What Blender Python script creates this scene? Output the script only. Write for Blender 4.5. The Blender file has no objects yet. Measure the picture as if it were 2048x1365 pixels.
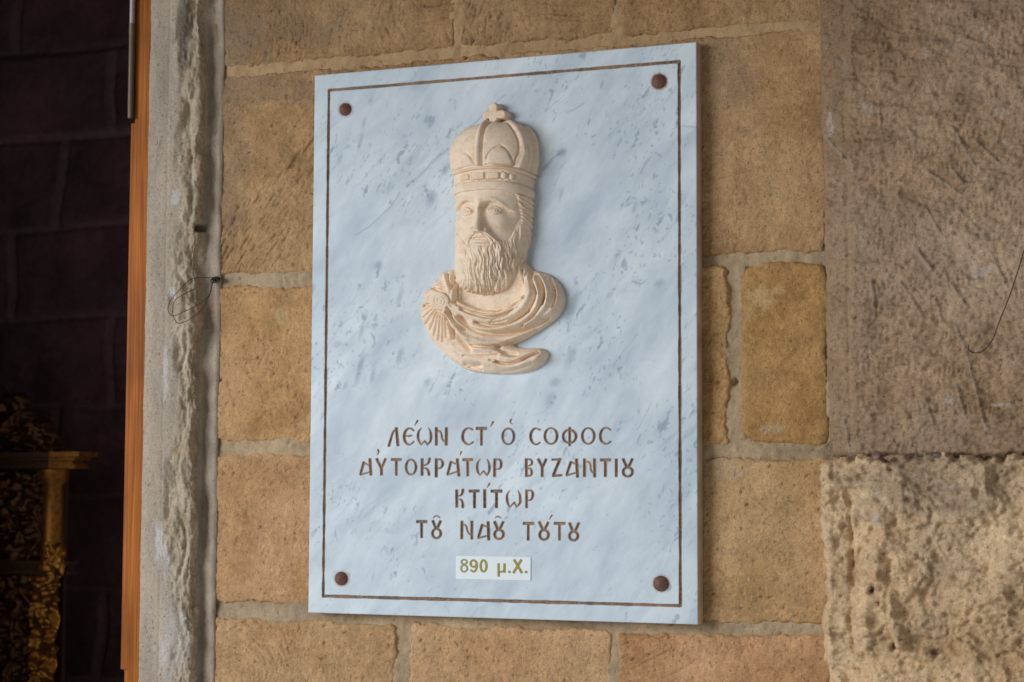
import bpy, math
import numpy as np
from mathutils import Matrix, Vector

# ------------------------------------------------------------------ camera, world, lights, exposure
scene = bpy.context.scene
COL = scene.collection
T = 0.026                      # thickness of the marble slab: its face stands at y = -T, the wall face at y = 0
FPX, CX, CY = 4000.0, 1024.0, 682.5
_rx, _ry, _rz = -7.64658857e-02, 4.00762081e-01, 4.45523538e-03
_t = np.array([-2.23186190e-02, -7.37114135e-03, 2.85850021])
_c, _s = math.cos, math.sin
R = (np.array([[_c(_rz), -_s(_rz), 0], [_s(_rz), _c(_rz), 0], [0, 0, 1]])
     @ np.array([[1, 0, 0], [0, _c(_rx), -_s(_rx)], [0, _s(_rx), _c(_rx)]])
     @ np.array([[_c(_ry), 0, _s(_ry)], [0, 1, 0], [-_s(_ry), 0, _c(_ry)]]))
CAM3 = -R.T @ _t


def w3(p):
    return Vector((p[0], p[2] - T, -p[1]))


cam_d = bpy.data.cameras.new('camera')
cam = bpy.data.objects.new('camera', cam_d)
COL.objects.link(cam)
_r, _d, _f = R[0], R[1], R[2]
rv, uv, bv = [Vector((q[0], q[2], -q[1])) for q in (_r, -_d, -_f)]
M = Matrix(((rv.x, uv.x, bv.x, 0), (rv.y, uv.y, bv.y, 0), (rv.z, uv.z, bv.z, 0), (0, 0, 0, 1)))
M.translation = Vector((CAM3[0], CAM3[2] - T, -CAM3[1]))
cam.matrix_world = M
cam_d.sensor_width = 36.0
cam_d.lens = 36.0 * FPX / 2048.0
cam_d.clip_start, cam_d.clip_end = 0.05, 60.0
cam_d.dof.use_dof = True
cam_d.dof.focus_distance = 2.80
cam_d.dof.aperture_fstop = 8.0
scene.camera = cam

world = bpy.data.worlds.new('World')
scene.world = world
world.use_nodes = True
bg = world.node_tree.nodes['Background']
bg.inputs[0].default_value = (0.80, 0.90, 1.0, 1)
bg.inputs[1].default_value = 0.36
# world light graded as in a porch: little from above, more from the side and below
_nt = world.node_tree
_tc = _nt.nodes.new('ShaderNodeTexCoord')
_sp = _nt.nodes.new('ShaderNodeSeparateXYZ')
_rp = _nt.nodes.new('ShaderNodeValToRGB')
_mr = _nt.nodes.new('ShaderNodeMapRange')
_mr.inputs['From Min'].default_value = -1.0
_nt.links.new(_tc.outputs['Generated'], _sp.inputs[0])
_nt.links.new(_sp.outputs['Z'], _mr.inputs['Value'])
_nt.links.new(_mr.outputs['Result'], _rp.inputs['Fac'])
_rp.color_ramp.elements[0].position = 0.30
_rp.color_ramp.elements[0].color = (1.0, 0.95, 0.88, 1)
_rp.color_ramp.elements[1].position = 0.72
_rp.color_ramp.elements[1].color = (0.26, 0.29, 0.33, 1)
_e = _rp.color_ramp.elements.new(0.5)
_e.color = (0.80, 0.90, 1.0, 1)
_nt.links.new(_rp.outputs['Color'], bg.inputs[0])


def area(name, loc, target, size, power, color):
    l = bpy.data.lights.new(name, 'AREA')
    l.shape = 'RECTANGLE'
    l.size, l.size_y = size
    l.energy = power
    l.color = color
    o = bpy.data.objects.new(name, l)
    COL.objects.link(o)
    o.location = loc
    o.rotation_euler = (Vector(target) - Vector(loc)).to_track_quat('-Z', 'Y').to_euler()
    return o


area('key_lamp', (-3.4, -4.5, 0.95), (0, 0, 0.95), (3.4, 2.4), 275, (0.96, 0.98, 1.0))

scene.view_settings.view_transform = 'Standard'
scene.view_settings.look = 'None'
scene.view_settings.exposure = 0.0
scene.view_settings.gamma = 1.0
scene.view_settings.use_curve_mapping = False
scene.cycles.max_bounces = 10
scene.cycles.diffuse_bounces = 4
scene.cycles.use_denoising = True


# ------------------------------------------------------------------ projection between the place and the photograph
def proj(X, Y, Z):
    x, y, z = X, -Z, Y + T
    q0 = R[0, 0] * x + R[0, 1] * y + R[0, 2] * z + _t[0]
    q1 = R[1, 0] * x + R[1, 1] * y + R[1, 2] * z + _t[1]
    q2 = R[2, 0] * x + R[2, 1] * y + R[2, 2] * z + _t[2]
    return FPX * q0 / q2 + CX, FPX * q1 / q2 + CY


def at(u, v, y=0.0):
    """point of the plane at depth y that is seen at pixel (u, v) of the photograph -> (X, Z)"""
    d = np.array([(u - CX) / FPX, (v - CY) / FPX, 1.0]) @ R
    k = (y + T - CAM3[2]) / d[2]
    p = CAM3 + k * d
    return p[0], -p[1]


def pt(u, v, y=0.0):
    x, z = at(u, v, y)
    return Vector((x, y, z))


# ------------------------------------------------------------------ numpy noise and distance helpers
def _hash(ix, iy, seed):
    h = (ix.astype(np.int64) * 374761393 + iy.astype(np.int64) * 668265263 + seed * 144665) & 0xFFFFFFFF
    h = ((h ^ (h >> 13)) * 1274126177) & 0xFFFFFFFF
    h = ((h ^ (h >> 16)) * 2246822519) & 0xFFFFFFFF
    return (h ^ (h >> 15)) & 0xFFFFFFFF


def noise(x, y, seed=0):
    x, y = np.broadcast_arrays(np.asarray(x, float), np.asarray(y, float))
    ix, iy = np.floor(x), np.floor(y)
    fx, fy = x - ix, y - iy
    r = 0
    ux, uy = fx * fx * fx * (fx * (fx * 6 - 15) + 10), fy * fy * fy * (fy * (fy * 6 - 15) + 10)
    for dx in (0, 1):
        for dy in (0, 1):
            a = _hash(ix + dx, iy + dy, seed) * (2 * math.pi / 4294967296.0)
            g = np.cos(a) * (fx - dx) + np.sin(a) * (fy - dy)
            r = r + g * (ux if dx else 1 - ux) * (uy if dy else 1 - uy)
    return r * 1.5


def fbm(x, y, seed=0, octaves=4, gain=0.5):
    a, r, f = 1.0, 0, 1.0
    for k in range(octaves):
        r = r + a * noise(x * f + 17.3 * k, y * f - 9.1 * k, seed + k * 31)
        a *= gain
        f *= 2.03
    return r


def ss(a, b, x):
    t = np.clip((x - a) / (b - a), 0, 1)
    return t * t * (3 - 2 * t)


def pl_dist(u, v, pts, widths=None):
    """distance to a polyline; with widths, the signed distance to its tapering outline"""
    best = np.full(np.shape(u), 1e9)
    for k in range(len(pts) - 1):
        (x0, y0), (x1, y1) = pts[k], pts[k + 1]
        dx, dy = x1 - x0, y1 - y0
        L = dx * dx + dy * dy + 1e-9
        t = np.clip(((u - x0) * dx + (v - y0) * dy) / L, 0, 1)
        d = np.hypot(u - x0 - t * dx, v - y0 - t * dy)
        if widths is not None:
            d = d - 0.5 * (widths[k] + t * (widths[k + 1] - widths[k]))
        best = np.minimum(best, d)
    return best


def smooth(pts, n=6):
    """Catmull-Rom through the points"""
    P = np.array(pts, float)
    if len(P) < 3:
        return [tuple(p) for p in P]
    Q = np.vstack([2 * P[0] - P[1], P, 2 * P[-1] - P[-2]])
    out = []
    for i in range(len(P) - 1):
        a, b, c, d = Q[i], Q[i + 1], Q[i + 2], Q[i + 3]
        for k in range(n):
            t = k / n
            out.append(tuple(0.5 * (2 * b + (c - a) * t + (2 * a - 5 * b + 4 * c - d) * t * t + (3 * b - a - 3 * c + d) * t ** 3)))
    out.append(tuple(P[-1]))
    return out


def ridge(u, v, pts, w, fade=True):
    """soft bump of half-width w along a curve, thinning at its ends"""
    pts = smooth(pts, 5)
    us = [p[0] for p in pts]
    vs = [p[1] for p in pts]
    out = np.zeros(np.shape(u))
    m = (u > min(us) - 3.2 * w) & (u < max(us) + 3.2 * w) & (v > min(vs) - 3.2 * w) & (v < max(vs) + 3.2 * w)
    if m.any():
        out[m] = np.exp(-(pl_dist(u[m], v[m], pts) / w) ** 2)
    return out


def poly_sdf(u, v, pts):
    d = pl_dist(u, v, list(pts) + [pts[0]])
    ins = np.zeros(np.shape(u), bool)
    n = len(pts)
    for i in range(n):
        x0, y0 = pts[i]
        x1, y1 = pts[(i + 1) % n]
        if y0 == y1:
            continue
        c = ((y0 > v) != (y1 > v)) & (u < (x1 - x0) * (v - y0) / (y1 - y0) + x0)
        ins ^= c
    return np.where(ins, -d, d)


def curve_y(u, pts):
    p = np.array(pts, float)
    return np.interp(u, p[:, 0], p[:, 1])


def boxstroke(u, v, p0, p1, w):
    """signed distance to a bar with square ends"""
    dx, dy = p1[0] - p0[0], p1[1] - p0[1]
    L = math.hypot(dx, dy)
    dx, dy = dx / L, dy / L
    mx, my = (p0[0] + p1[0]) / 2, (p0[1] + p1[1]) / 2
    a = np.abs((u - mx) * dx + (v - my) * dy) - L / 2
    b = np.abs(-(u - mx) * dy + (v - my) * dx) - w / 2
    return np.maximum(a, b)


# ------------------------------------------------------------------ object helpers
def tag(o, label=None, cat=None, group=None, kind=None):
    if label:
        o['label'] = label
    if cat:
        o['category'] = cat
    if group:
        o['group'] = group
    if kind:
        o['kind'] = kind
    return o


def thing(name, label, cat, loc=(0, 0, 0), group=None):
    o = bpy.data.objects.new(name, None)
    o.empty_display_size = 0.05
    COL.objects.link(o)
    o.location = loc
    return tag(o, label, cat, group)


def adopt(o, parent):
    if parent is not None:
        o.parent = parent
        if parent.type == 'EMPTY':
            o.matrix_parent_inverse = Matrix.Translation(-Vector(parent.location))
    return o


def mesh_np(name, V, F, mat, parent=None, col=None, smooth_shade=True, extra=None):
    """V (n,3), F (m,4) or (m,3) int arrays; only used vertices are kept"""
    V = np.asarray(V, float).reshape(-1, 3)
    F = np.asarray(F, np.int64)
    used = np.zeros(len(V), bool)
    used[F.ravel()] = True
    remap = np.cumsum(used) - 1
    V2, F2 = V[used], remap[F]
    k = F.shape[1]
    me = bpy.data.meshes.new(name)
    me.vertices.add(len(V2))
    me.vertices.foreach_set('co', V2.astype(np.float32).ravel())
    me.loops.add(F2.size)
    me.loops.foreach_set('vertex_index', F2.astype(np.int32).ravel())
    me.polygons.add(len(F2))
    me.polygons.foreach_set('loop_start', np.arange(0, F2.size, k, dtype=np.int32))
    me.polygons.foreach_set('loop_total', np.full(len(F2), k, dtype=np.int32))
    me.polygons.foreach_set('use_smooth', np.full(len(F2), smooth_shade, dtype=bool))
    me.update(calc_edges=True)
    if col is not None:
        c = np.asarray(col, float).reshape(-1, 3)[used]
        ca = me.color_attributes.new(name='Col', type='FLOAT_COLOR', domain='POINT')
        ca.data.foreach_set('color', np.c_[c, np.ones(len(c))].astype(np.float32).ravel())
    me.materials.append(mat)
    me.validate()
    o = bpy.data.objects.new(name, me)
    COL.objects.link(o)
    return adopt(o, parent)


def grid_faces(n, m, mask=None, flip=False):
    """quads of an n x m vertex grid (rows going up, columns going right -> facing the camera)"""
    i, j = np.meshgrid(np.arange(n - 1), np.arange(m - 1), indexing='ij')
    a = i * m + j
    q = np.stack([a, a + 1, a + m + 1, a + m], -1)
    if flip:
        q = q[..., ::-1]
    return q[mask] if mask is not None else q.reshape(-1, 4)


def quad_any(m):
    return m[:-1, :-1] | m[1:, :-1] | m[:-1, 1:] | m[1:, 1:]


def quad_avg(a):
    return (a[:-1, :-1] + a[1:, :-1] + a[:-1, 1:] + a[1:, 1:]) / 4


class MB:
    """collects simple solids into one mesh"""
    def __init__(s):
        s.v, s.f = [], []

    def _add(s, vs, fs):
        b = len(s.v)
        s.v += [tuple(v) for v in vs]
        s.f += [tuple(b + i for i in f) for f in fs]

    def box(s, x0, x1, y0, y1, z0, z1, bev=0.0):
        b = bev
        if b <= 0:
            vs = [(x, y, z) for x in (x0, x1) for y in (y0, y1) for z in (z0, z1)]
            s._add(vs, [(0, 1, 3, 2), (4, 6, 7, 5), (0, 4, 5, 1), (2, 3, 7, 6), (0, 2, 6, 4), (1, 5, 7, 3)])
            return
        s.prism([(x0 + b, y0), (x1 - b, y0), (x1 - b * .3, y0 + b * .3), (x1, y0 + b), (x1, y1), (x0, y1), (x0, y0 + b), (x0 + b * .3, y0 + b * .3)], z0, z1)

    def prism(s, pts, z0, z1):
        n = len(pts)
        vs = [(x, y, z0) for x, y in pts] + [(x, y, z1) for x, y in pts]
        s._add(vs, [(i, (i + 1) % n, n + (i + 1) % n, n + i) for i in range(n)] + [tuple(range(n))[::-1], tuple(range(n, 2 * n))])

    def lathe(s, origin, axis, prof, n=24):
        """prof: (radius, distance along axis)"""
        ax = Vector(axis).normalized()
        q = ax.to_track_quat('Z', 'Y')
        o = Vector(origin)
        vs, fs = [], []
        for r, h in prof:
            for k in range(n):
                a = 2 * math.pi * k / n
                vs.append(o + q @ Vector((r * math.cos(a), r * math.sin(a), h)))
        for i in range(len(prof) - 1):
            for k in range(n):
                k2 = (k + 1) % n
                fs.append((i * n + k, i * n + k2, (i + 1) * n + k2, (i + 1) * n + k))
        fs.append(tuple(range(n))[::-1])
        fs.append(tuple((len(prof) - 1) * n + k for k in range(n)))
        s._add(vs, fs)

    def tube(s, pts, r, n=8):
        P = [Vector(p) for p in pts]
        rad = r if isinstance(r, (list, tuple)) else [r] * len(P)
        vs, fs = [], []
        up = Vector((0.31, 0.2, 0.93))
        for i, p in enumerate(P):
            d = (P[min(i + 1, len(P) - 1)] - P[max(i - 1, 0)]).normalized()
            a = d.cross(up).normalized()
            b = d.cross(a)
            for k in range(n):
                t = 2 * math.pi * k / n
                vs.append(p + rad[i] * (math.cos(t) * a + math.sin(t) * b))
        for i in range(len(P) - 1):
            for k in range(n):
                k2 = (k + 1) % n
                fs.append((i * n + k, i * n + k2, (i + 1) * n + k2, (i + 1) * n + k))
        fs.append(tuple(range(n))[::-1])
        fs.append(tuple((len(P) - 1) * n + k for k in range(n)))
        s._add(vs, fs)

    def build(s, name, mat, parent=None, sm=True, angle=40):
        me = bpy.data.meshes.new(name)
        me.from_pydata(s.v, [], s.f)
        me.materials.append(mat)
        import bmesh
        bm = bmesh.new()
        bm.from_mesh(me)
        bmesh.ops.recalc_face_normals(bm, faces=bm.faces)
        for f in bm.faces:
            f.smooth = sm
        for e in bm.edges:
            if len(e.link_faces) == 2 and e.calc_face_angle(0) > math.radians(angle):
                e.smooth = False
        bm.to_mesh(me)
        bm.free()
        o = bpy.data.objects.new(name, me)
        COL.objects.link(o)
        return adopt(o, parent)


# ------------------------------------------------------------------ materials
def srgb(r, g, b):
    f = lambda c: (c / 255 / 12.92) if c / 255 <= 0.04045 else ((c / 255 + 0.055) / 1.055) ** 2.4
    return np.array([f(r), f(g), f(b)])


def new_mat(name, rough=0.8, spec=0.3, metallic=0.0):
    m = bpy.data.materials.new(name)
    m.use_nodes = True
    nt = m.node_tree
    p = nt.nodes['Principled BSDF']
    p.inputs['Roughness'].default_value = rough
    p.inputs['Specular IOR Level'].default_value = spec
    p.inputs['Metallic'].default_value = metallic
    return m, nt, p


def add_fine(nt, p, color_socket, scales, bumps, lo=0.85, hi=1.12, dist=0.001):
    """fine grain: multiplies the colour by noise and bumps the surface"""
    tc = nt.nodes.new('ShaderNodeTexCoord')
    prev = None
    facs = []
    for sc, st in zip(scales, bumps):
        n = nt.nodes.new('ShaderNodeTexNoise')
        n.inputs['Scale'].default_value = sc
        n.inputs['Detail'].default_value = 5
        n.inputs['Roughness'].default_value = 0.65
        nt.links.new(tc.outputs['Object'], n.inputs['Vector'])
        facs.append(n.outputs['Fac'])
        if st > 0:
            b = nt.nodes.new('ShaderNodeBump')
            b.inputs['Strength'].default_value = st
            b.inputs['Distance'].default_value = dist
            nt.links.new(n.outputs['Fac'], b.inputs['Height'])
            if prev is not None:
                nt.links.new(prev, b.inputs['Normal'])
            prev = b.outputs['Normal']
    if prev is not None:
        nt.links.new(prev, p.inputs['Normal'])
    mr = nt.nodes.new('ShaderNodeMapRange')
    mr.inputs['From Min'].default_value = 0.3
    mr.inputs['From Max'].default_value = 0.7
    mr.inputs['To Min'].default_value = lo
    mr.inputs['To Max'].default_value = hi
    nt.links.new(facs[0], mr.inputs['Value'])
    mx = nt.nodes.new('ShaderNodeMix')
    mx.data_type = 'RGBA'
    mx.blend_type = 'MULTIPLY'
    mx.inputs['Factor'].default_value = 1.0
    nt.links.new(color_socket, mx.inputs['A'])
    nt.links.new(mr.outputs['Result'], mx.inputs['B'])
    nt.links.new(mx.outputs['Result'], p.inputs['Base Color'])


def attr_mat(name, rough, spec, scales, bumps, lo, hi, dist=0.001, metallic=0.0):
    m, nt, p = new_mat(name, rough, spec, metallic)
    a = nt.nodes.new('ShaderNodeVertexColor')
    a.layer_name = 'Col'
    add_fine(nt, p, a.outputs['Color'], scales, bumps, lo, hi, dist)
    return m


def flat_mat(name, color, rough=0.5, spec=0.4, metallic=0.0, scales=(60,), bumps=(0.1,), lo=0.85, hi=1.15, dist=0.001):
    m, nt, p = new_mat(name, rough, spec, metallic)
    c = nt.nodes.new('ShaderNodeRGB')
    c.outputs[0].default_value = (*color, 1)
    add_fine(nt, p, c.outputs[0], scales, bumps, lo, hi, dist)
    return m


def pit_specks(m, scale, lo, amount):  # puts the dark of small unmodelled pits into the colour as specks
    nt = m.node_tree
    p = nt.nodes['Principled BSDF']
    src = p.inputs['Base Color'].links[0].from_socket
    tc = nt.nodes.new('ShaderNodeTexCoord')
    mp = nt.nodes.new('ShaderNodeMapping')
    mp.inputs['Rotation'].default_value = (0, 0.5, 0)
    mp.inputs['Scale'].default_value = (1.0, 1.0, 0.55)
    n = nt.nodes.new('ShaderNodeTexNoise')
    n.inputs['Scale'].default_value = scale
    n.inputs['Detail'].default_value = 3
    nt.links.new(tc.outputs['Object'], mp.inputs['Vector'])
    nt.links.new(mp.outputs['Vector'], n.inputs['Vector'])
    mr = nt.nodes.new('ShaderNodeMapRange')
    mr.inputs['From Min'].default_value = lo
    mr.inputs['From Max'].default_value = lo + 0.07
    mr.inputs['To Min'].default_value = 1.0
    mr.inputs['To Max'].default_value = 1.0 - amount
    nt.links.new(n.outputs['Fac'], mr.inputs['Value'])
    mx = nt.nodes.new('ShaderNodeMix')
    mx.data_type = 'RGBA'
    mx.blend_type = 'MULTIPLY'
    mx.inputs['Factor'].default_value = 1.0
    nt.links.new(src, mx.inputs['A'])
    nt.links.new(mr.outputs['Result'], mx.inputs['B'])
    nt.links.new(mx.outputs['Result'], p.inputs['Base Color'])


STONE = attr_mat('sandstone', 0.93, 0.12, (380, 140, 900), (0.9, 0.8, 0.7), 0.76, 1.22, 0.0020)
pit_specks(STONE, 300, 0.62, 0.45)
MORTAR = attr_mat('lime_mortar', 0.95, 0.1, (600, 220), (0.7, 0.6), 0.80, 1.15, 0.0016)
pit_specks(MORTAR, 380, 0.63, 0.45)
MARBLE = attr_mat('veined_marble', 0.42, 0.22, (90,), (0.0,), 0.98, 1.02)
PLASTER = attr_mat('cast_plaster', 0.75, 0.2, (900, 350), (0.22, 0.15), 0.95, 1.04, 0.0008)
RUST = flat_mat('rusty_iron', (0.17, 0.080, 0.062), 0.5, 0.5, 0.0, (450, 1500), (0.25, 0.2), 0.6, 1.3, 0.0006)
DARKWIRE = flat_mat('dark_wire', (0.045, 0.028, 0.020), 0.6, 0.3)
BRASS = flat_mat('tarnished_hinge', (0.15, 0.115, 0.07), 0.5, 0.5, 0.3, (150,), (0.1,))
PALE_METAL = flat_mat('worn_bright_steel', (0.42, 0.36, 0.38), 0.4, 0.5, 0.3, (150,), (0.1,))


def wood_mat():
    m, nt, p = new_mat('varnished_wood', 0.5, 0.10)
    tc = nt.nodes.new('ShaderNodeTexCoord')
    mp = nt.nodes.new('ShaderNodeMapping')
    mp.inputs['Scale'].default_value = (330, 330, 6)
    n = nt.nodes.new('ShaderNodeTexNoise')
    n.inputs['Scale'].default_value = 1.0
    n.inputs['Detail'].default_value = 6
    nt.links.new(tc.outputs['Object'], mp.inputs['Vector'])
    nt.links.new(mp.outputs['Vector'], n.inputs['Vector'])
    r = nt.nodes.new('ShaderNodeValToRGB')
    r.color_ramp.elements[0].position = 0.35
    r.color_ramp.elements[0].color = (0.26, 0.070, 0.009, 1)
    r.color_ramp.elements[1].position = 0.68
    r.color_ramp.elements[1].color = (0.50, 0.165, 0.026, 1)
    nt.links.new(n.outputs['Fac'], r.inputs['Fac'])
    n2 = nt.nodes.new('ShaderNodeTexNoise')
    n2.inputs['Scale'].default_value = 9.0
    n2.inputs['Detail'].default_value = 4
    nt.links.new(tc.outputs['Object'], n2.inputs['Vector'])
    mr = nt.nodes.new('ShaderNodeMapRange')
    mr.inputs['From Min'].default_value = 0.3
    mr.inputs['From Max'].default_value = 0.7
    mr.inputs['To Min'].default_value = 0.70
    mr.inputs['To Max'].default_value = 1.10
    nt.links.new(n2.outputs['Fac'], mr.inputs['Value'])
    mx = nt.nodes.new('ShaderNodeMix')
    mx.data_type = 'RGBA'
    mx.blend_type = 'MULTIPLY'
    mx.inputs['Factor'].default_value = 1.0
    nt.links.new(r.outputs['Color'], mx.inputs['A'])
    nt.links.new(mr.outputs['Result'], mx.inputs['B'])
    nt.links.new(mx.outputs['Result'], p.inputs['Base Color'])
    b = nt.nodes.new('ShaderNodeBump')
    b.inputs['Strength'].default_value = 0.25
    b.inputs['Distance'].default_value = 0.001
    nt.links.new(n.outputs['Fac'], b.inputs['Height'])
    nt.links.new(b.outputs['Normal'], p.inputs['Normal'])
    return m


WOOD = wood_mat()
DARKWOOD = flat_mat('dark_stained_wood', (0.05, 0.022, 0.008), 0.6, 0.3, 0, (60,), (0.2,))
INTERIOR = attr_mat('dim_interior_stone', 0.9, 0.1, (60, 160), (0.3, 0.3), 0.8, 1.2, 0.003)
GILT = flat_mat('old_gilding', (0.30, 0.13, 0.02), 0.32, 0.5, 0.85, (120, 300), (0.4, 0.3), 0.5, 1.4, 0.002)
DULLGILT = flat_mat('dull_gilding', (0.26, 0.105, 0.018), 0.38, 0.4, 0.75, (120, 300), (0.4, 0.3), 0.5, 1.4, 0.002)
DIMGILT = flat_mat('dark_gilding', (0.085, 0.036, 0.012), 0.34, 0.5, 0.7, (120, 300), (0.3, 0.3), 0.8, 1.2, 0.002)  # darker gilding for the carved panel, base and crest
CARVED = flat_mat('dark_carved_wood', (0.05, 0.024, 0.011), 0.36, 0.35, 0.0, (150,), (0.3,), 0.6, 1.3, 0.002)

# ------------------------------------------------------------------ stone blocks
C_TAN = np.array([0.58, 0.365, 0.188])
C_MORT = np.array([0.45, 0.338, 0.212])


def blob(u, v, cx, cy, rx, ry, seed, soft=0.35, rough=0.5):
    n = fbm((u - cx) / rx * 1.6 + seed * 3.1, (v - cy) / ry * 1.6, seed, 4, 0.6)
    d = np.hypot((u - cx) / rx, (v - cy) / ry) + rough * n
    return 1 - ss(1 - soft, 1 + soft, d)


def stone_block(name, corners, seed, base, parent, y0=0.0, step=0.0017, tool=0.0011, angle=65, pit=0.0011, rough=0.0013,
                edge_r=0.0042, ragged=0.0024, relief=None, colorize=None, warm=0.16, plane=None, mat=None, drop=0.013, rnd=0.009, mark_scale=1.0, ybase=None):
    """corners: four pixels TL, TR, BR, BL of the block's face (in the plane y0)"""
    P = [at(u, v, y0) for u, v in corners]
    xs, zs = [p[0] for p in P], [p[1] for p in P]
    pad = 0.008
    X, Z = np.meshgrid(np.arange(min(xs) - pad, max(xs) + pad, step), np.arange(min(zs) - pad, max(zs) + pad, step))
    wx = fbm(X * 60, Z * 60, seed + 5, 4) * ragged * 1.25 + noise(X * 16, Z * 16, seed + 8) * ragged * 1.7
    wz = fbm(X * 60 + 40, Z * 60, seed + 6, 4) * ragged * 1.25 + noise(X * 16 + 9, Z * 16, seed + 9) * ragged * 1.7
    # rounded polygon distance
    cxm, czm = np.mean(xs), np.mean(zs)
    Q = [(p[0] + sx0 * rnd, p[1] + sz0 * rnd) for p, (sx0, sz0) in zip(P, ((1, -1), (-1, -1), (-1, 1), (1, 1)))]
    sd = poly_sdf(X + wx, Z + wz, Q) - rnd
    t = np.clip(-sd / edge_r, 0, 1)
    h = -drop * 0.34 * (1 - np.sqrt(1 - (1 - t) ** 2)) - np.clip(sd, 0, 1) * 2.2
    h += fbm(X * 7, Z * 7, seed, 3) * 0.0022 * (rough / 0.0013)
    h += fbm(X * 34, Z * 34, seed + 1, 4) * rough
    # slanted tool marks: long one way, short across
    a = math.radians(angle) + 0.25 * noise(X * 5, Z * 5, seed + 30)
    p, q = X * np.cos(a) + Z * np.sin(a), -X * np.sin(a) + Z * np.cos(a)
    mk = noise(p * 42 * mark_scale, q * 190 * mark_scale, seed + 2) + 0.6 * noise(p * 80 * mark_scale, q * 330 * mark_scale, seed + 3)
    mk = -np.clip(mk - 0.08, 0, 1) * (0.45 + 0.9 * ss(-0.3, 0.5, noise(X * 9, Z * 9, seed + 4)))
    h += mk * tool * 2.3 * (.5 + 1.0 * ss(-.4, .5, noise(X * 4, Z * 4, seed + 40)))
    pn = fbm(X * 120, Z * 120, seed + 11, 2)
    h -= np.clip(pn - 0.62, 0, 1) * pit * 8
    h += fbm(X * 170, Z * 170, seed + 14, 2) * 0.0006
    u, v = proj(X, np.zeros_like(X) + y0, Z)
    if relief is not None:
        h = h + relief(u, v, X, Z)
    yb = y0 if ybase is None else ybase(u, v, X, Z)
    Y = yb - h
    c = np.ones(X.shape + (3,)) * base
    n1 = fbm(X * 6 + seed, Z * 6, seed + 20, 4)[..., None]
    n2 = fbm(X * 23, Z * 23 + seed, seed + 21, 4)[..., None]
    n3 = fbm(X * 110, Z * 110, seed + 22, 3)[..., None]
    c = c * (1 + 1.25 * warm * n1 * np.array([0.75, 1.0, 1.35]) + 0.17 * n2 * np.array([1, 1, 1.1]) + 0.14 * n3)
    if colorize is not None:
        c = colorize(c, u, v, X, Z, h)
    F = grid_faces(*X.shape, mask=quad_any(sd < 0.0045))
    return mesh_np(name, np.stack([X, Y, Z], -1), F, mat or STONE, parent, np.clip(c, 0.01, 0.95))


def mix(c, m, col):
    return c * (1 - m[..., None]) + np.asarray(col) * m[..., None]


def specks(c, u, v, seed, thr, col, fx=0.16, fy=0.16, amt=0.8):
    n = fbm(u * fx, v * fy, seed, 3, 0.6)
    return mix(c, ss(thr, thr + 0.12, n) * amt, col)


PALE = np.array([0.56, 0.44, 0.30])
WHITE = np.array([0.66, 0.60, 0.52])

# unseen slab added overhead to keep the upper wall dimmer than the lower
b = MB()
b.box(-5.0, 3.2, -2.0, 0.04, 0.76, 0.90)
tag(b.build('shade_slab', flat_mat('shade_slab_brown', (0.30, 0.22, 0.15), 0.9)), kind='structure')
wall = thing('stone_wall', 'tan ashlar sandstone wall with pale mortar joints behind the marble plaque', 'wall', (0, 0, -0.75))


def wall_color(blobs=(), sp=None):
    def f(c, u, v, X, Z, h):
        for (cx, cy, rx, ry, col, amt, sd, *rg) in blobs:
            c = mix(c, blob(u, v, cx, cy, rx, ry, sd, .35, rg[0] if rg else .5) * amt, col)
        if sp:
            for (seed, thr, col, amt) in sp:
                c = specks(c, u, v, seed, thr, col, amt=amt)
        return c
    return f


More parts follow.
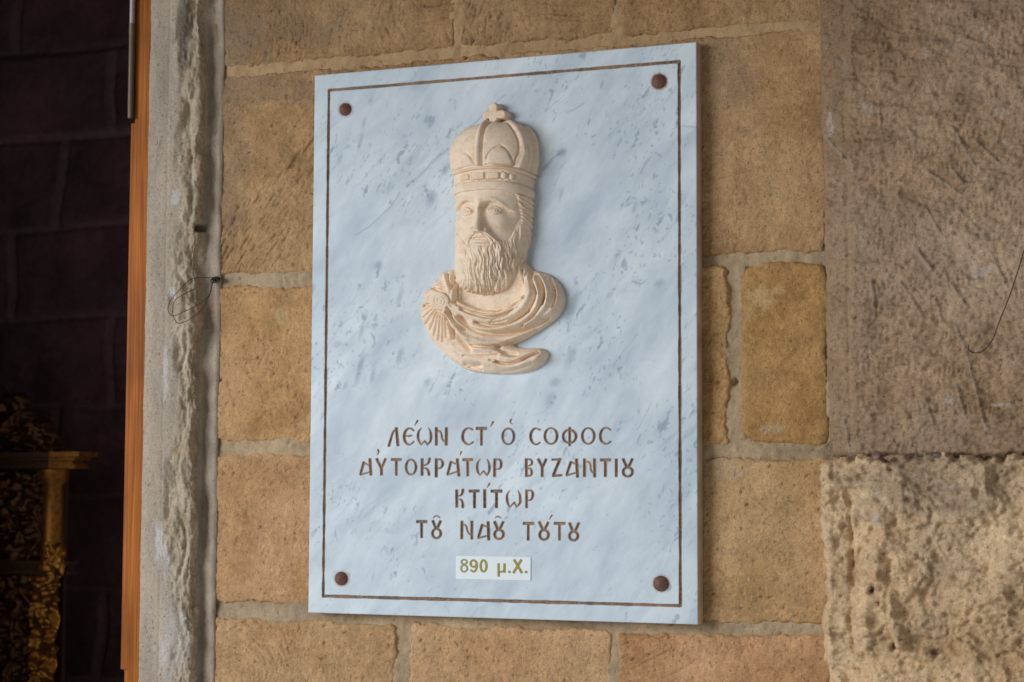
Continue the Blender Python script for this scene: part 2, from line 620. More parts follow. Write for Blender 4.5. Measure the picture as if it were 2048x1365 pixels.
YEL = np.array([0.60, 0.42, 0.20])
GREYB = np.array([0.28, 0.205, 0.145])
OCH = np.array([0.53, 0.315, 0.13])
WB = [  # name corners(TL TR BR BL) seed base opts
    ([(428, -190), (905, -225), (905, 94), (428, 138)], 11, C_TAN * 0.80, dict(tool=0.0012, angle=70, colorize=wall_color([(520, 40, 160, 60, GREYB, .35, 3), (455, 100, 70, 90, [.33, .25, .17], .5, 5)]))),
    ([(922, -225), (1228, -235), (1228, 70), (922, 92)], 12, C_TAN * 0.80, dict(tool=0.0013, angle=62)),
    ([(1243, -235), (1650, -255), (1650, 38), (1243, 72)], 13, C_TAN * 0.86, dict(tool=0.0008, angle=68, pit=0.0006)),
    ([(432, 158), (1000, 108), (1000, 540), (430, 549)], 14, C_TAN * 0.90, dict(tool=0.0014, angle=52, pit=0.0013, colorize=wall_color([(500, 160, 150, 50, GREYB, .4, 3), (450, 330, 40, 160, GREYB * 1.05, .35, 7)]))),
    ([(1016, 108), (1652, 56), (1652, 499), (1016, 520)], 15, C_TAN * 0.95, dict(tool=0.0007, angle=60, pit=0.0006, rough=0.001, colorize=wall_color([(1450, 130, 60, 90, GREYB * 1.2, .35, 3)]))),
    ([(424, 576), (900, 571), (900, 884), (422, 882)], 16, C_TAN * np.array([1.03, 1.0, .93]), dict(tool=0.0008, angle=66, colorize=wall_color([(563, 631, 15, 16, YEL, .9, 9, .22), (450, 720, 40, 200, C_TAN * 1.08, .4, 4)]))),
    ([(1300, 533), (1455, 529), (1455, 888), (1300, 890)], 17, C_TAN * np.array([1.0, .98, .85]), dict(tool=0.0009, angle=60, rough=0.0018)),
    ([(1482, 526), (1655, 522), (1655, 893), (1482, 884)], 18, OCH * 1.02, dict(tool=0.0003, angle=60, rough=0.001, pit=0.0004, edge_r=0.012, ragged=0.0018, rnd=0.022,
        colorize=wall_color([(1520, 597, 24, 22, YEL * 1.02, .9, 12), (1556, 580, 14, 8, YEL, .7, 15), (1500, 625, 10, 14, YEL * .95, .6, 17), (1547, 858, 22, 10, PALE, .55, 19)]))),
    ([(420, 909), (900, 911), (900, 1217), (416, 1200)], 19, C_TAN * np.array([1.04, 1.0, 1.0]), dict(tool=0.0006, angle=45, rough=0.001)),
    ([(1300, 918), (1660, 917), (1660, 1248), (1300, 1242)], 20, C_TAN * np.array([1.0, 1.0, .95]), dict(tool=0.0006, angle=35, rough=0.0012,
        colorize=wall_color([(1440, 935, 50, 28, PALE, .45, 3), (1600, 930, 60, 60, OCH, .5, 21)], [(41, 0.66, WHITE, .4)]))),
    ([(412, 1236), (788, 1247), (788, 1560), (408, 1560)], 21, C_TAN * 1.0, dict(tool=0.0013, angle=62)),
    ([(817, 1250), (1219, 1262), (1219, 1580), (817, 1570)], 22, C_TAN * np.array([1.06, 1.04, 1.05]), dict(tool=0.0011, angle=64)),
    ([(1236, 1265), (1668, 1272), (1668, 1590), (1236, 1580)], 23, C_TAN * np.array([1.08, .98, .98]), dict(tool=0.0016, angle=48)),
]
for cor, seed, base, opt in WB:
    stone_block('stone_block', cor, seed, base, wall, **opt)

# the mortar bed shows in the joints
xa, za = at(404, 1620)
xb, zb = at(1690, -290)
X, Z = np.meshgrid(np.arange(xa, xb, 0.0026), np.arange(za, zb, 0.0026))
h = fbm(X * 16, Z * 16, 70, 4) * 0.0044 + fbm(X * 90, Z * 90, 71, 3) * 0.0012 - np.clip(fbm(X * 130, Z * 130, 77, 2) - .6, 0, 1) * 0.012
u, v = proj(X, X * 0, Z)
h -= 0.004 * np.exp(-((u - 1468) / 5) ** 2 - ((v - 763) / 6) ** 2) * 3
push = np.zeros_like(X)
for cor, *_ in WB:
    uu_, vv_ = [p[0] for p in cor], [p[1] for p in cor]
    m = (u > min(uu_)) & (u < max(uu_)) & (v > min(vv_)) & (v < max(vv_))
    push[m] = np.maximum(push[m], 0.008 * ss(3, 13, -poly_sdf(u[m], v[m], cor)))
c = np.ones(X.shape + (3,)) * C_MORT
c = c * (1 + 0.22 * fbm(X * 9, Z * 9, 72, 4)[..., None] + 0.15 * fbm(X * 70, Z * 70, 73, 3)[..., None])
c = mix(c, ss(420, 160, v) * 0.6, C_TAN * 1.0)
c = mix(c, (ss(520, 560, v) * ss(590, 570, v) + ss(1205, 1225, v) * ss(1260, 1240, v)) * ss(640, 600, u) * 0.5, [0.48, 0.38, 0.265])
mesh_np('mortar', np.stack([X, 0.0032 + push - h, Z], -1), grid_faces(*X.shape), MORTAR, wall, np.clip(c, 0.02, 0.9))
# the body of the wall behind its facing keeps the room behind dark
b = MB()
xl = at(404, 700)[0]
b.box(xl - 0.02, 1.6, 0.05, 0.60, -1.6, 1.6)
b.build('wall_core', flat_mat('rubble_core', (0.2, 0.13, 0.08), 0.9), wall)

# ------------------------------------------------------------------ the pier on the right
pier = thing('stone_pier', 'rough greyish hewn stone pier at the right of the plaque, with tooled face', 'pier', (0.65, -0.05, -0.75))
xe0, xe1, xe2 = at(1632, 682, -0.012)[0], at(1672, 682, -0.030)[0], at(1706, 682, -0.050)[0]


def upper_base(u, v, X, Z):
    return np.interp(X, [xe0 - .02, xe0, xe0 + .004, xe1, xe1 + .006, xe2, xe2 + 0.5], [0.01, -0.004, -0.016, -0.030, -0.033, -0.048, -0.062])


GOUGES = [[(1914, 264), (1957, 341)], [(1957, 288), (2006, 334)], [(1862, 348), (1932, 397)], [(1907, 340), (1932, 370)], [(1858, 422), (1890, 475)],
          [(1918, 418), (1975, 478)], [(1823, 263), (1837, 281)], [(1837, 501), (1871, 543)], [(1806, 566), (1848, 630)], [(1877, 603), (1888, 640)],
          [(1898, 554), (1940, 619)], [(1989, 512), (2016, 569)], [(1921, 665), (1940, 714), (1974, 844), (1982, 859)], [(1921, 775), (1938, 840)],
          [(1858, 800), (1872, 850)], [(1750, 560), (1756, 640)], [(1690, 830), (1702, 905)], [(1640, 262), (1700, 330)], [(1650, 470), (1690, 440)], [(1648, 350), (1690, 372)]]
HOLES = [(1728, 540, 4), (1723, 868, 6), (1860, 742, 6), (1795, 600, 6), (1945, 540, 7), (1975, 560, 6), (1840, 580, 7), (1700, 175, 4), (1845, 52, 10), (1685, 120, 5), (1880, 655, 6), (2010, 725, 6)]


def upper_relief(u, v, X, Z):
    h = fbm(X * 10 + Z * 2, Z * 24, 91, 4) * 0.0044 + fbm(X * 42, Z * 74, 92, 4) * 0.0036 - np.abs(fbm(X * 75, Z * 120, 99, 3)) * 0.0014 + fbm(X * 150, Z * 180, 98, 3) * 0.0020
    row = ss(0.05, 0.35, noise(X * 13, Z * 30, 93)) * ss(1680, 1720, u)
    h += 0.0011 * np.sin(X * 2 * math.pi / 0.0062 + 5 * noise(X * 20, Z * 20, 94)) * row * ss(-0.2, 0.3, np.sin(Z * 2 * math.pi / 0.024 + 3 * noise(X * 6, Z * 6, 95)))
    for g in GOUGES:
        h += 0.0032 * ridge(u, v, g, 2.4) - 0.0010 * ridge(u, v, [(a + 5, b - 3) for a, b in g], 4.5)
    for (a, b_, r) in HOLES:
        h -= 0.0035 * np.exp(-((u - a) / r) ** 2 - ((v - b_) / (r * .8)) ** 2)
    h -= 0.003 * ridge(u, v, [(1692, -100), (1690, 160), (1696, 400), (1700, 640), (1704, 880)], 4)
    h += 0.002 * ridge(u, v, [(1763, 100), (1765, 300), (1762, 560), (1768, 800)], 2.2) * ss(-.2, .2, noise(Z * 14, X, 96))
    return h


PIERC = np.array([0.50, 0.345, 0.225])


def upper_color(c, u, v, X, Z, h):
    c = mix(c, ss(0.05, 0.6, fbm(X * 5, Z * 5, 97, 4)) * 0.30 * ss(1640, 1760, u), [0.36, 0.27, 0.20])
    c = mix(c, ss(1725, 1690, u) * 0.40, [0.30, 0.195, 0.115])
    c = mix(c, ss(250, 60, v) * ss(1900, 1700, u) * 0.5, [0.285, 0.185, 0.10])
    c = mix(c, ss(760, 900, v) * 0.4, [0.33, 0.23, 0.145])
    for g in GOUGES:
        c = mix(c, ridge(u, v, g, 2.0) * 0.7, [0.54, 0.43, 0.33])
    for (a, b_, rx, ry, s, am) in [(1660, 252, 7, 24, 3, .9), (1972, 545, 20, 9, 5, .85), (1958, 560, 9, 11, 6, .7), (1906, 802, 12, 9, 7, .6), (2008, 232, 16, 8, 8, .6),
                                   (1742, 222, 12, 16, 9, .5), (1978, 80, 6, 26, 10, .5), (1855, 112, 5, 12, 11, .6), (1905, 105, 6, 9, 12, .5), (2010, 812, 26, 4, 13, .7),
                                   (1982, 856, 6, 6, 14, .6), (2020, 290, 10, 6, 15, .5), (1690, 130, 10, 20, 16, .25)]:
        c = mix(c, blob(u, v, a, b_, rx, ry, s) * am, [0.56, 0.48, 0.40])
    c = specks(c, u, v, 201, 0.80, [0.50, 0.41, 0.32], 0.05, 0.09, 0.45)
    c = specks(c, u, v, 202, 0.62, [0.16, 0.115, 0.085], 0.05, 0.12, 0.35)
    return c


stone_block('hewn_block', [(1634, -260), (2480, -330), (2480, 905), (1660, 908)], 31, PIERC, pier, y0=-0.03, step=0.0019, tool=0.0005, angle=8, mark_scale=1.4,
            pit=0.0010, rough=0.0014, edge_r=0.004, ragged=0.0012, relief=upper_relief, colorize=upper_color, ybase=upper_base, drop=0.004)

le0, le1 = at(1640, 1100, -0.02)[0], at(1700, 1100, -0.05)[0]


def lower_base(u, v, X, Z):
    y = np.interp(X, [le0 - .03, le0 - .004, le0 + 0.006, le0 + .02, le1, le1 + .03, le1 + .5], [0.02, -0.006, -0.024, -0.036, -0.046, -0.060, -0.078])
    return y


def lower_relief(u, v, X, Z):
    tq = fbm(X * 9 + .3 * noise(X * 24, Z * 24, 109), Z * 12, 110, 4, .5) * 2.6 + .55 * fbm(X * 42, Z * 55, 108, 4, .6)
    h = (np.floor(tq) + ss(.15, .65, tq - np.floor(tq))) * 0.0054 + fbm(X * 9, Z * 9, 111, 3) * 0.0100 - np.abs(fbm(X * 15, Z * 22 + X * 9, 112, 3)) * 0.0045 + fbm(X * 40, Z * 58, 118, 4) * 0.0034 + fbm(X * 110, Z * 120, 113, 3) * 0.0020 - np.clip(fbm(X * 60, Z * 60, 107, 3) - .5, 0, 1) * 0.010
    h -= 0.0065 * ridge(u, v, [(1698, 985), (1704, 1090), (1706, 1200), (1713, 1300)], 5) * (.6 + .8 * ss(-.3, .3, noise(Z * 24, X * 10, 119)))
    h -= 0.007 * ridge(u, v, [(1728, 1090), (1716, 1130), (1710, 1180)], 5)
    h += 0.008 * ridge(u, v, [(1770, 1020), (1766, 1090), (1768, 1150)], 12) + 0.006 * ridge(u, v, [(1740, 1000), (1742, 1200), (1748, 1300)], 12)
    h += 0.007 * ridge(u, v, [(1660, 970), (1655, 1050), (1662, 1150), (1668, 1300)], 14)
    h += 0.010 * ridge(u, v, [(1790, 1190), (1800, 1260), (1830, 1305), (1870, 1300)], 12)
    h -= 0.012 * np.exp(-((u - 1822) / 16) ** 2 - ((v - 1222) / 13) ** 2) + 0.010 * np.exp(-((u - 2040) / 20) ** 2 - ((v - 1218) / 12) ** 2)
    h -= 0.006 * ridge(u, v, [(1790, 1120), (1786, 1200), (1796, 1290)], 5)
    for (a, b_, r) in [(1756, 1177, 6), (1767, 1205, 5), (1797, 1290, 6), (1878, 1302, 8), (1970, 1237, 6), (1712, 1122, 5), (1648, 1085, 4), (1690, 1052, 6), (1752, 1060, 6), (1908, 1097, 4), (2045, 1030, 8), (1985, 1050, 7), (1920, 1160, 9), (1860, 1180, 8)]:
        h -= 0.0055 * np.exp(-((u - a) / r) ** 2 - ((v - b_) / (r * 1.3)) ** 2)
    return h


def lower_color(c, u, v, X, Z, h):
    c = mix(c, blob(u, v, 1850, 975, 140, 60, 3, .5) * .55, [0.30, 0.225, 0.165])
    c = mix(c, ss(0.0, 0.7, fbm(X * 7, Z * 7, 117, 3)) * 0.3, [0.46, 0.34, 0.235])
    for (a, b_, rx, ry, s, am) in [(1762, 1040, 10, 16, 5, .6), (1766, 992, 7, 10, 6, .5), (1832, 990, 10, 6, 7, .4), (1920, 975, 8, 5, 8, .4), (1640, 1060, 6, 12, 9, .4)]:
        c = mix(c, blob(u, v, a, b_, rx, ry, s) * am, [0.62, 0.55, 0.46])
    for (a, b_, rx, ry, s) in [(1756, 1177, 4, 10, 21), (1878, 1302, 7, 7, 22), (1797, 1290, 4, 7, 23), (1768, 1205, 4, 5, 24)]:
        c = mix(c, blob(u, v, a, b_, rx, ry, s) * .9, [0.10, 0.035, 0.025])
    for (a, b_, s) in [(1955, 1135, 31), (1925, 1010, 32), (2035, 1155, 33)]:
        c = mix(c, blob(u, v, a, b_, 22, 12, s, .5) * .35, [0.38, 0.22, 0.15])
    return c


stone_block('weathered_block', [(1640, 924), (2480, 915), (2480, 1640), (1664, 1600)], 32, np.array([0.76, 0.545, 0.33]), pier, y0=-0.03, step=0.0019, tool=0.0004,
            angle=20, pit=0.0004, rough=0.0022, edge_r=0.010, ragged=0.005, relief=lower_relief, colorize=lower_color, ybase=lower_base, drop=0.010)

# crumbly mortar bed between the two blocks, with a loose grey chip
x0, z0 = at(1650, 945, -0.035)
x1, z1 = at(2460, 890, -0.035)
X, Z = np.meshgrid(np.arange(x0, x1, 0.0018), np.arange(z0 - .01, z1 + .01, 0.0018))
u, v = proj(X, X * 0 - 0.035, Z)
Y = upper_base(u, v, X, Z) + 0.011 - fbm(X * 45, Z * 60, 121, 4) * 0.006
c = np.ones(X.shape + (3,)) * np.array([0.25, 0.17, 0.11]) * (1 + .5 * fbm(X * 60, Z * 60, 122, 4)[..., None])
mesh_np('bed_joint', np.stack([X, Y, Z], -1), grid_faces(*X.shape), MORTAR, pier, np.clip(c, .03, .9))
chip = [(1815, 925), (1828, 908), (1860, 904), (1905, 908), (1912, 918), (1900, 928), (1860, 930)]
X, Z = np.meshgrid(np.linspace(at(1808, 915, -.05)[0], at(1920, 915, -.05)[0], 90), np.linspace(at(1860, 936, -.05)[1], at(1860, 898, -.05)[1], 40))
u, v = proj(X, X * 0 - .05, Z)
sd = poly_sdf(u + 3 * fbm(X * 90, Z * 90, 5, 3), v + 2 * fbm(X * 90, Z * 90 + 8, 6, 3), chip)
h = 0.010 * np.sqrt(np.clip(-sd / 8, 0, 1)) + fbm(X * 120, Z * 120, 125, 3) * .003 - 0.004
c = np.ones(X.shape + (3,)) * np.array([0.30, 0.25, 0.215]) * (1 + .5 * fbm(X * 120, Z * 120, 126, 3)[..., None])
c = mix(c, blob(u, v, 1846, 917, 12, 7, 9) * .8, [.07, .055, .05])
mesh_np('mortar_chip', np.stack([X, -0.042 - h, Z], -1), grid_faces(*X.shape, mask=quad_any(sd < 1)), MORTAR, pier, np.clip(c, .03, .9))

# ------------------------------------------------------------------ the stone door jamb on the left
jamb = thing('door_jamb', 'pale weathered stone jamb with crumbling arris between wooden frame and wall', 'jamb', (-0.55, -0.03, -0.75))
SEC = [(287, -0.00), (290, -0.028), (297, -0.034), (320, -0.034), (334, -0.035), (346, -0.035), (362, -0.0335), (378, -0.030), (390, -0.024), (399, -0.012), (406, -0.002), (414, 0.001), (424, -0.0005), (434, -0.003), (447, 0.004)]
sx = np.array([at(p, 682, y)[0] for p, y in SEC])
sy = np.array([y for p, y in SEC])
su = np.array([p for p, y in SEC], float)
L = np.r_[0, np.cumsum(np.hypot(np.diff(sx), np.diff(sy)))]
ts = np.linspace(0, L[-1], 130)
sm = smooth(list(zip(sx, sy)), 6)
smx = np.array([p[0] for p in sm])
smy = np.array([p[1] for p in sm])
Ls = np.r_[0, np.cumsum(np.hypot(np.diff(smx), np.diff(smy)))]
ts = np.linspace(0, Ls[-1], 130)
bx, by = np.interp(ts, Ls, smx), np.interp(ts, Ls, smy)
bu = np.interp(ts, L * Ls[-1] / L[-1], su)          # rough name of the strip in pixels at mid height
nx, ny = np.gradient(by, ts), -np.gradient(bx, ts)
nl = np.hypot(nx, ny)
nx, ny = nx / nl, ny / nl
zz = np.arange(at(340, 1640, -.03)[1], at(340, -280, -.03)[1], 0.0021)
S, ZZ = np.meshgrid(ts, zz)
BU = np.meshgrid(bu, zz)[0]
u, v = proj(np.meshgrid(bx, zz)[0], np.meshgrid(by, zz)[0], ZZ)
# where the arris has crumbled: everything right of a wandering edge
edge = 345 + 18 * noise(ZZ * 6, 0 * ZZ, 131) + 8 * noise(ZZ * 22, 0 * ZZ, 132) + 3 * noise(ZZ * 70, 0 * ZZ, 133)
edge = edge - 8 * ss(850, 1000, v) * ss(1250, 1100, v) + 5 * ss(140, 100, v)
broken = ss(-3, 12, BU - edge) * ss(410, 398, BU)
tq = fbm(S * 26 + 3, ZZ * 11, 145, 4, .55) * 3.2
d = fbm(S * 30, ZZ * 13, 134, 5, .55) * 0.0040 + (np.floor(tq) + ss(.30, .62, tq - np.floor(tq))) * 0.0030 + np.abs(fbm(S * 40, ZZ * 20, 135, 4)) * -0.0036 + fbm(S * 160, ZZ * 140, 136, 3) * 0.0014
lens = ridge(u, v, [(372, 200), (380, 300), (384, 400), (378, 440)], 5) + ridge(u, v, [(366, 560), (372, 680), (356, 740)], 4) + ridge(u, v, [(350, 700), (348, 745), (343, 790)], 3)
lens += ridge(u, v, [(340, 900), (333, 960), (330, 1035)], 5) + ridge(u, v, [(362, 1040), (372, 1090), (354, 1160)], 4) + ridge(u, v, [(362, 20), (358, 90), (362, 150)], 6)
lens += ridge(u, v, [(350, 545), (362, 560), (374, 575)], 4)
D = broken * (0.80 * d - 0.0012 - 0.005 * lens)
hole = np.exp(-((u - 402) / 9) ** 6 - ((v - 457) / 7) ** 6)
D -= 0.014 * hole
D -= 0.004 * np.exp(-((u - 385) / 16) ** 2 - ((v - 505) / 30) ** 2)
D += (1 - broken) * (fbm(S * 40, ZZ * 12, 137, 3) * 0.0007 + fbm(S * 120, ZZ * 110, 138, 3) * 0.0005)
D -= (1 - broken) * 0.0012 * np.exp(-((BU - 328) / 2.0) ** 2)
fillet = ss(404, 410, BU)
D += fillet * fbm(S * 50, ZZ * 9, 139, 4) * 0.0022
D -= 0.012 * ss(440, 447, BU)
JX = np.meshgrid(bx, zz)[0] + np.meshgrid(nx, zz)[0] * D
JY = np.meshgrid(by, zz)[0] + np.meshgrid(ny, zz)[0] * D
c = np.ones(S.shape + (3,)) * np.array([0.50, 0.425, 0.34])
c *= 1 + 0.16 * fbm(S * 30, ZZ * 6, 140, 4)[..., None] + 0.08 * fbm(S * 90, ZZ * 60, 141, 3)[..., None]
brk = np.array([0.56, 0.465, 0.345]) * (1 + .3 * fbm(S * 26, ZZ * 16, 142, 4)[..., None] * np.array([.8, 1, 1.3]))
c = c * (1 - broken[..., None]) + brk * broken[..., None]
mort = np.array([0.42, 0.355, 0.28]) * (1 + .2 * fbm(S * 40, ZZ * 30, 143, 4)[..., None])
c = c * (1 - fillet[..., None]) + mort * fillet[..., None]
c = mix(c, blob(u, v, 366, 60, 14, 70, 61) * .75, [0.17, 0.145, 0.115])
c = mix(c, blob(u, v, 336, 950, 12, 34, 62) * .45, [0.2, 0.16, 0.125])
for (a, b_, rx, ry, s, am) in [(351, 395, 7, 16, 51, .9), (343, 586, 7, 13, 52, .95), (330, 760, 5, 40, 53, .55), (317, 1085, 6, 38, 54, .9), (332, 1120, 6, 40, 55, .5), (350, 1290, 24, 70, 56, .35),
                               (326, 1310, 6, 26, 57, .5), (368, 1232, 7, 14, 58, .6), (330, 720, 6, 26, 59, .5), (396, 553, 4, 4, 60, .9)]:
    c = mix(c, blob(u, v, a, b_, rx, ry, s) * am, [0.66, 0.66, 0.66])
c = mix(c, hole * .8, [0.05, 0.035, 0.04])
Fj = grid_faces(*S.shape)
split = quad_avg(BU) < 404
mesh_np('jamb_stone', np.stack([JX, JY, ZZ], -1), Fj.reshape(S.shape[0] - 1, S.shape[1] - 1, 4)[split], STONE, jamb, np.clip(c, .03, .9))
mesh_np('mortar_fillet', np.stack([JX, JY, ZZ], -1), Fj.reshape(S.shape[0] - 1, S.shape[1] - 1, 4)[~split], MORTAR, jamb, np.clip(c, .03, .9))
b = MB()
b.box(at(300, 682, -.03)[0], at(392, 682, -.0)[0], -0.004, 0.5, zz[0], zz[-1])
b.build('jamb_core', flat_mat('jamb_core_stone', (0.25, 0.19, 0.14), .9), jamb)

# ------------------------------------------------------------------ wooden door frame with hinge
frame = thing('door_frame', 'orange brown varnished wooden door frame strip beside the stone jamb', 'door frame', (-0.62, -0.03, -0.75))
zb_, zt_ = zz[0], zz[-1]
yf = -0.026
fx1 = at(293, 682, yf)[0]
fx0 = at(266, 682, yf)[0]
b = MB()
b.prism([(fx0, yf + .003), (fx0 + .0025, yf), (fx0 + .012, yf - .001), (fx1 - .001, yf), (fx1 + .006, yf + .004), (fx1 + .006, 0.02), (fx0, 0.02)], zb_, zt_)
b.build('stile', WOOD, frame)
y2 = -0.016
gx0 = at(251, 682, y2)[0]
hz0 = at(262, 240, y2)[1]
hzb = at(262, 1340, y2)[1]
b = MB()
b.prism([(gx0, y2 + .004), (gx0 + .003, y2), (fx0 - .001, y2), (fx0 - .001, 0.05), (gx0, 0.05)], hzb, hz0 - .006)
b.prism([(gx0 + .007, y2 + .004), (fx0 - .001, y2 + .004), (fx0 - .001, 0.05), (gx0 + .007, 0.05)], hz0 - .006, zt_)
b.prism([(gx0 + .007, y2 + .004), (fx0 - .001, y2 + .004), (fx0 - .001, 0.05), (gx0 + .007, 0.05)], zb_, hzb)
b.build('rebate_strip', WOOD, frame)
b = MB()
b.box(gx0 - 0.006, fx1, 0.052, 0.14, zb_, zt_)
b.build('door_lining', DARKWOOD, frame)
hy = y2 - 0.003
hx = at(263, 120, hy)[0]
b = MB()
r = 0.0046
zs = at(263, 48, hy)[1]
b.lathe((hx, hy, hz0 + .001), (0, 0, 1), [(r * .5, 0), (r * .85, .001), (r * .95, .003), (r * .95, .012), (r, .0125), (r, zs - hz0 - .020), (r * 1.08, zs - hz0 - .0195), (r * 1.08, zs - hz0 - .001)], 20)
hg = b.build('hinge', BRASS, frame)
b = MB()
b.lathe((hx, hy, zs), (0, 0, 1), [(r * .93, 0), (r * .93, 0.12), (r * .5, 0.121)], 20)
b.build('hinge_pin', PALE_METAL, hg)

# ------------------------------------------------------------------ dark church interior behind the doorway
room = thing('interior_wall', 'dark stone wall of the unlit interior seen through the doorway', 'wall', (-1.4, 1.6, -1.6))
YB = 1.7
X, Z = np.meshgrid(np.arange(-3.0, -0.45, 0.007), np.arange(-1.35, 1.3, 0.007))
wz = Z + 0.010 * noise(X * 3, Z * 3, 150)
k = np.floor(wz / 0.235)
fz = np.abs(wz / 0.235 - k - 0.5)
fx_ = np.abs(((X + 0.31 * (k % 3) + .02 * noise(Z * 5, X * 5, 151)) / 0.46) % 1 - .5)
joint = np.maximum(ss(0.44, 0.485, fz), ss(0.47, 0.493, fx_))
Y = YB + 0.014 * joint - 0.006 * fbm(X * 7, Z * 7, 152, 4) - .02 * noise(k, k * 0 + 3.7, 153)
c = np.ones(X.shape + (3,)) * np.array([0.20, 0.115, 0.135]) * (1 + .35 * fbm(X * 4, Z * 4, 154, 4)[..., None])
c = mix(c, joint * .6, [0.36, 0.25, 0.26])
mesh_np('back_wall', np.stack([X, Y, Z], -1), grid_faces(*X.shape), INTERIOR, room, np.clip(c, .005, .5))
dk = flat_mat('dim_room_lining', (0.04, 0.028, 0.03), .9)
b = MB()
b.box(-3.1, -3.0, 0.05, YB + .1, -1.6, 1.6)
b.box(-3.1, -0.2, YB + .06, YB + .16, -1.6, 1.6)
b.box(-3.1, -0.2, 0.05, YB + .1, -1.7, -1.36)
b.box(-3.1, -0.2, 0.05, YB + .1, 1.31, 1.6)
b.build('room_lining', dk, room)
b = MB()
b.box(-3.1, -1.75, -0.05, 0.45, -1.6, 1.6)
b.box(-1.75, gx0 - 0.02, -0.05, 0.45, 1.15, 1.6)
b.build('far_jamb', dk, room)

shrine = thing('carved_shrine', 'dark carved and gilded wooden shrine with cornice and pilaster inside the doorway', 'shrine', (-1.1, 1.15, -1.36))
YS = 1.12


def sx_(px, vv=1100, y=YS):
    return at(px, vv, y)[0]


def sz_(py, uu=80, y=YS):
    return at(uu, py, y)[1]


def carved(name, box_px, y, seed, amp, mat, parent, shape=None):
    u0, v0, u1, v1 = box_px
    xa_, xb_ = sx_(u0, (v0 + v1) / 2, y), sx_(u1, (v0 + v1) / 2, y)
    za_, zb2 = sz_(v1, (u0 + u1) / 2, y), sz_(v0, (u0 + u1) / 2, y)
    X, Z = np.meshgrid(np.arange(xa_, xb_ + .002, 0.003), np.arange(za_, zb2 + .002, 0.003))
    w1, w2 = noise(X * 14, Z * 14, seed), noise(X * 14 + 7, Z * 14, seed + 1)
    s = np.sin(np.hypot(((X + .05 * w1) % .085) - .042, ((Z + .05 * w2) % .085) - .042) * 190 + 3 * w1)
    h = amp * (0.55 * s + 0.9 * fbm(X * 26, Z * 26, seed + 2, 3)) + .004
    m = None
    if shape is not None:
        u, v = proj(X, X * 0 + y, Z)
        inside = shape(u, v)
        m = quad_any(inside)
        h = np.where(inside, h, -0.02)
    return mesh_np(name, np.stack([X, y - h, Z], -1), grid_faces(*X.shape, mask=m), mat, parent)


b = MB()
b.box(sx_(-560), sx_(128), YS, YS + .012, -1.36, sz_(900))
b.build('cabinet_body', CARVED, shrine)
b = MB()
for (p1, v0, v1, dy) in [(156, 905, 914, .075), (150, 914, 921, .06), (144, 921, 929, .045), (150, 929, 937, .05)]:
    b.box(sx_(-560), sx_(p1, 920, YS - dy), YS - dy, YS - .004, sz_(v1, 80, YS - dy), sz_(v0, 80, YS - dy))
b.build('cornice', CARVED, shrine)
b = MB()
for (p1, v0, v1, dy) in [(157, 904, 914, .079), (151, 914, 921, .064), (145, 921, 929, .049), (151, 929, 938, .054)]:
    b.box(sx_(98, 920, YS - dy), sx_(p1, 920, YS - dy), YS - dy - .001, YS - .006, sz_(v1, 80, YS - dy), sz_(v0, 80, YS - dy))
b.build('cornice_end', DULLGILT, shrine)
b = MB()
xc_ = (sx_(88) + sx_(134)) / 2
rr_ = (sx_(134) - sx_(88)) / 2.3
b.lathe((xc_, YS - .012, sz_(1140)), (0, 0, 1), [(rr_ * 1.35, 0), (rr_ * 1.35, .012), (rr_, .022), (rr_ * .92, .12), (rr_ * .85, sz_(955) - sz_(1140) - .02), (rr_ * 1.25, sz_(955) - sz_(1140) - .006), (rr_ * 1.3, sz_(940) - sz_(1140))], 24)
b.build('pilaster', DULLGILT, shrine)
carved('carved_panel', (-120, 945, 92, 1120), YS - .015, 160, 0.012, DIMGILT, shrine)
carved('carved_base', (-120, 1150, 66, 1420), YS - .015, 161, 0.012, DIMGILT, shrine)
carved('gilded_panel', (62, 1150, 118, 1420), YS - .03, 162, 0.012, GILT, shrine)
carved('gilded_capital', (92, 1085, 130, 1150), YS - .04, 163, 0.010, GILT, shrine)
carved('crest', (-120, 770, 120, 905), YS - .02, 164, 0.013, DIMGILT, shrine, lambda u, v: (v > 780 + np.clip(u - 20, 0, 999) * 1.05 + 12 * np.sin(u * .12)))
b = MB()
for (v0, v1, dy) in [(1122, 1130, .040), (1130, 1142, .030), (1142, 1150, .037)]:
    b.box(sx_(-560), sx_(136, 1130, YS - dy), YS - dy, YS - .004, sz_(v1, 80, YS - dy), sz_(v0, 80, YS - dy))
b.build('middle_rail', CARVED, shrine)
lamp = bpy.data.lights.new('interior_glint_light', 'POINT')  # unseen warm lamp added inside to give the gilding its highlights
lamp.energy = 0.6
lamp.color = (1.0, 0.66, 0.34)
lamp.shadow_soft_size = 0.03
lo = bpy.data.objects.new('interior_glint_light', lamp)
COL.objects.link(lo)
lo.location = (-0.95, 0.70, -0.22)

# ------------------------------------------------------------------ the marble plaque
MARB = np.array([0.59, 0.68, 0.755])
VEIN = np.array([0.20, 0.29, 0.39])
PAINT = np.array([0.29, 0.185, 0.12])


def A(k, ox, oy):
    return lambda x, y: (ox + x / k, oy + y / k)


fa, fb, fc = A(6.827, 700, 830), A(6.827, 1000, 830), A(5.689, 820, 955)


def ell(cx, cy, rx, ry, ws, wt):
    pts, w = [], []
    for k in range(33):
        a = 2 * math.pi * k / 32
        pts.append((cx + rx * math.cos(a), cy + ry * math.sin(a)))
        w.append(wt + (ws - wt) * math.cos(a) ** 2)
    return ('c', pts, w)


OME = [10, 26, 36, 30, 18]
LINES = [[], [], [], []]


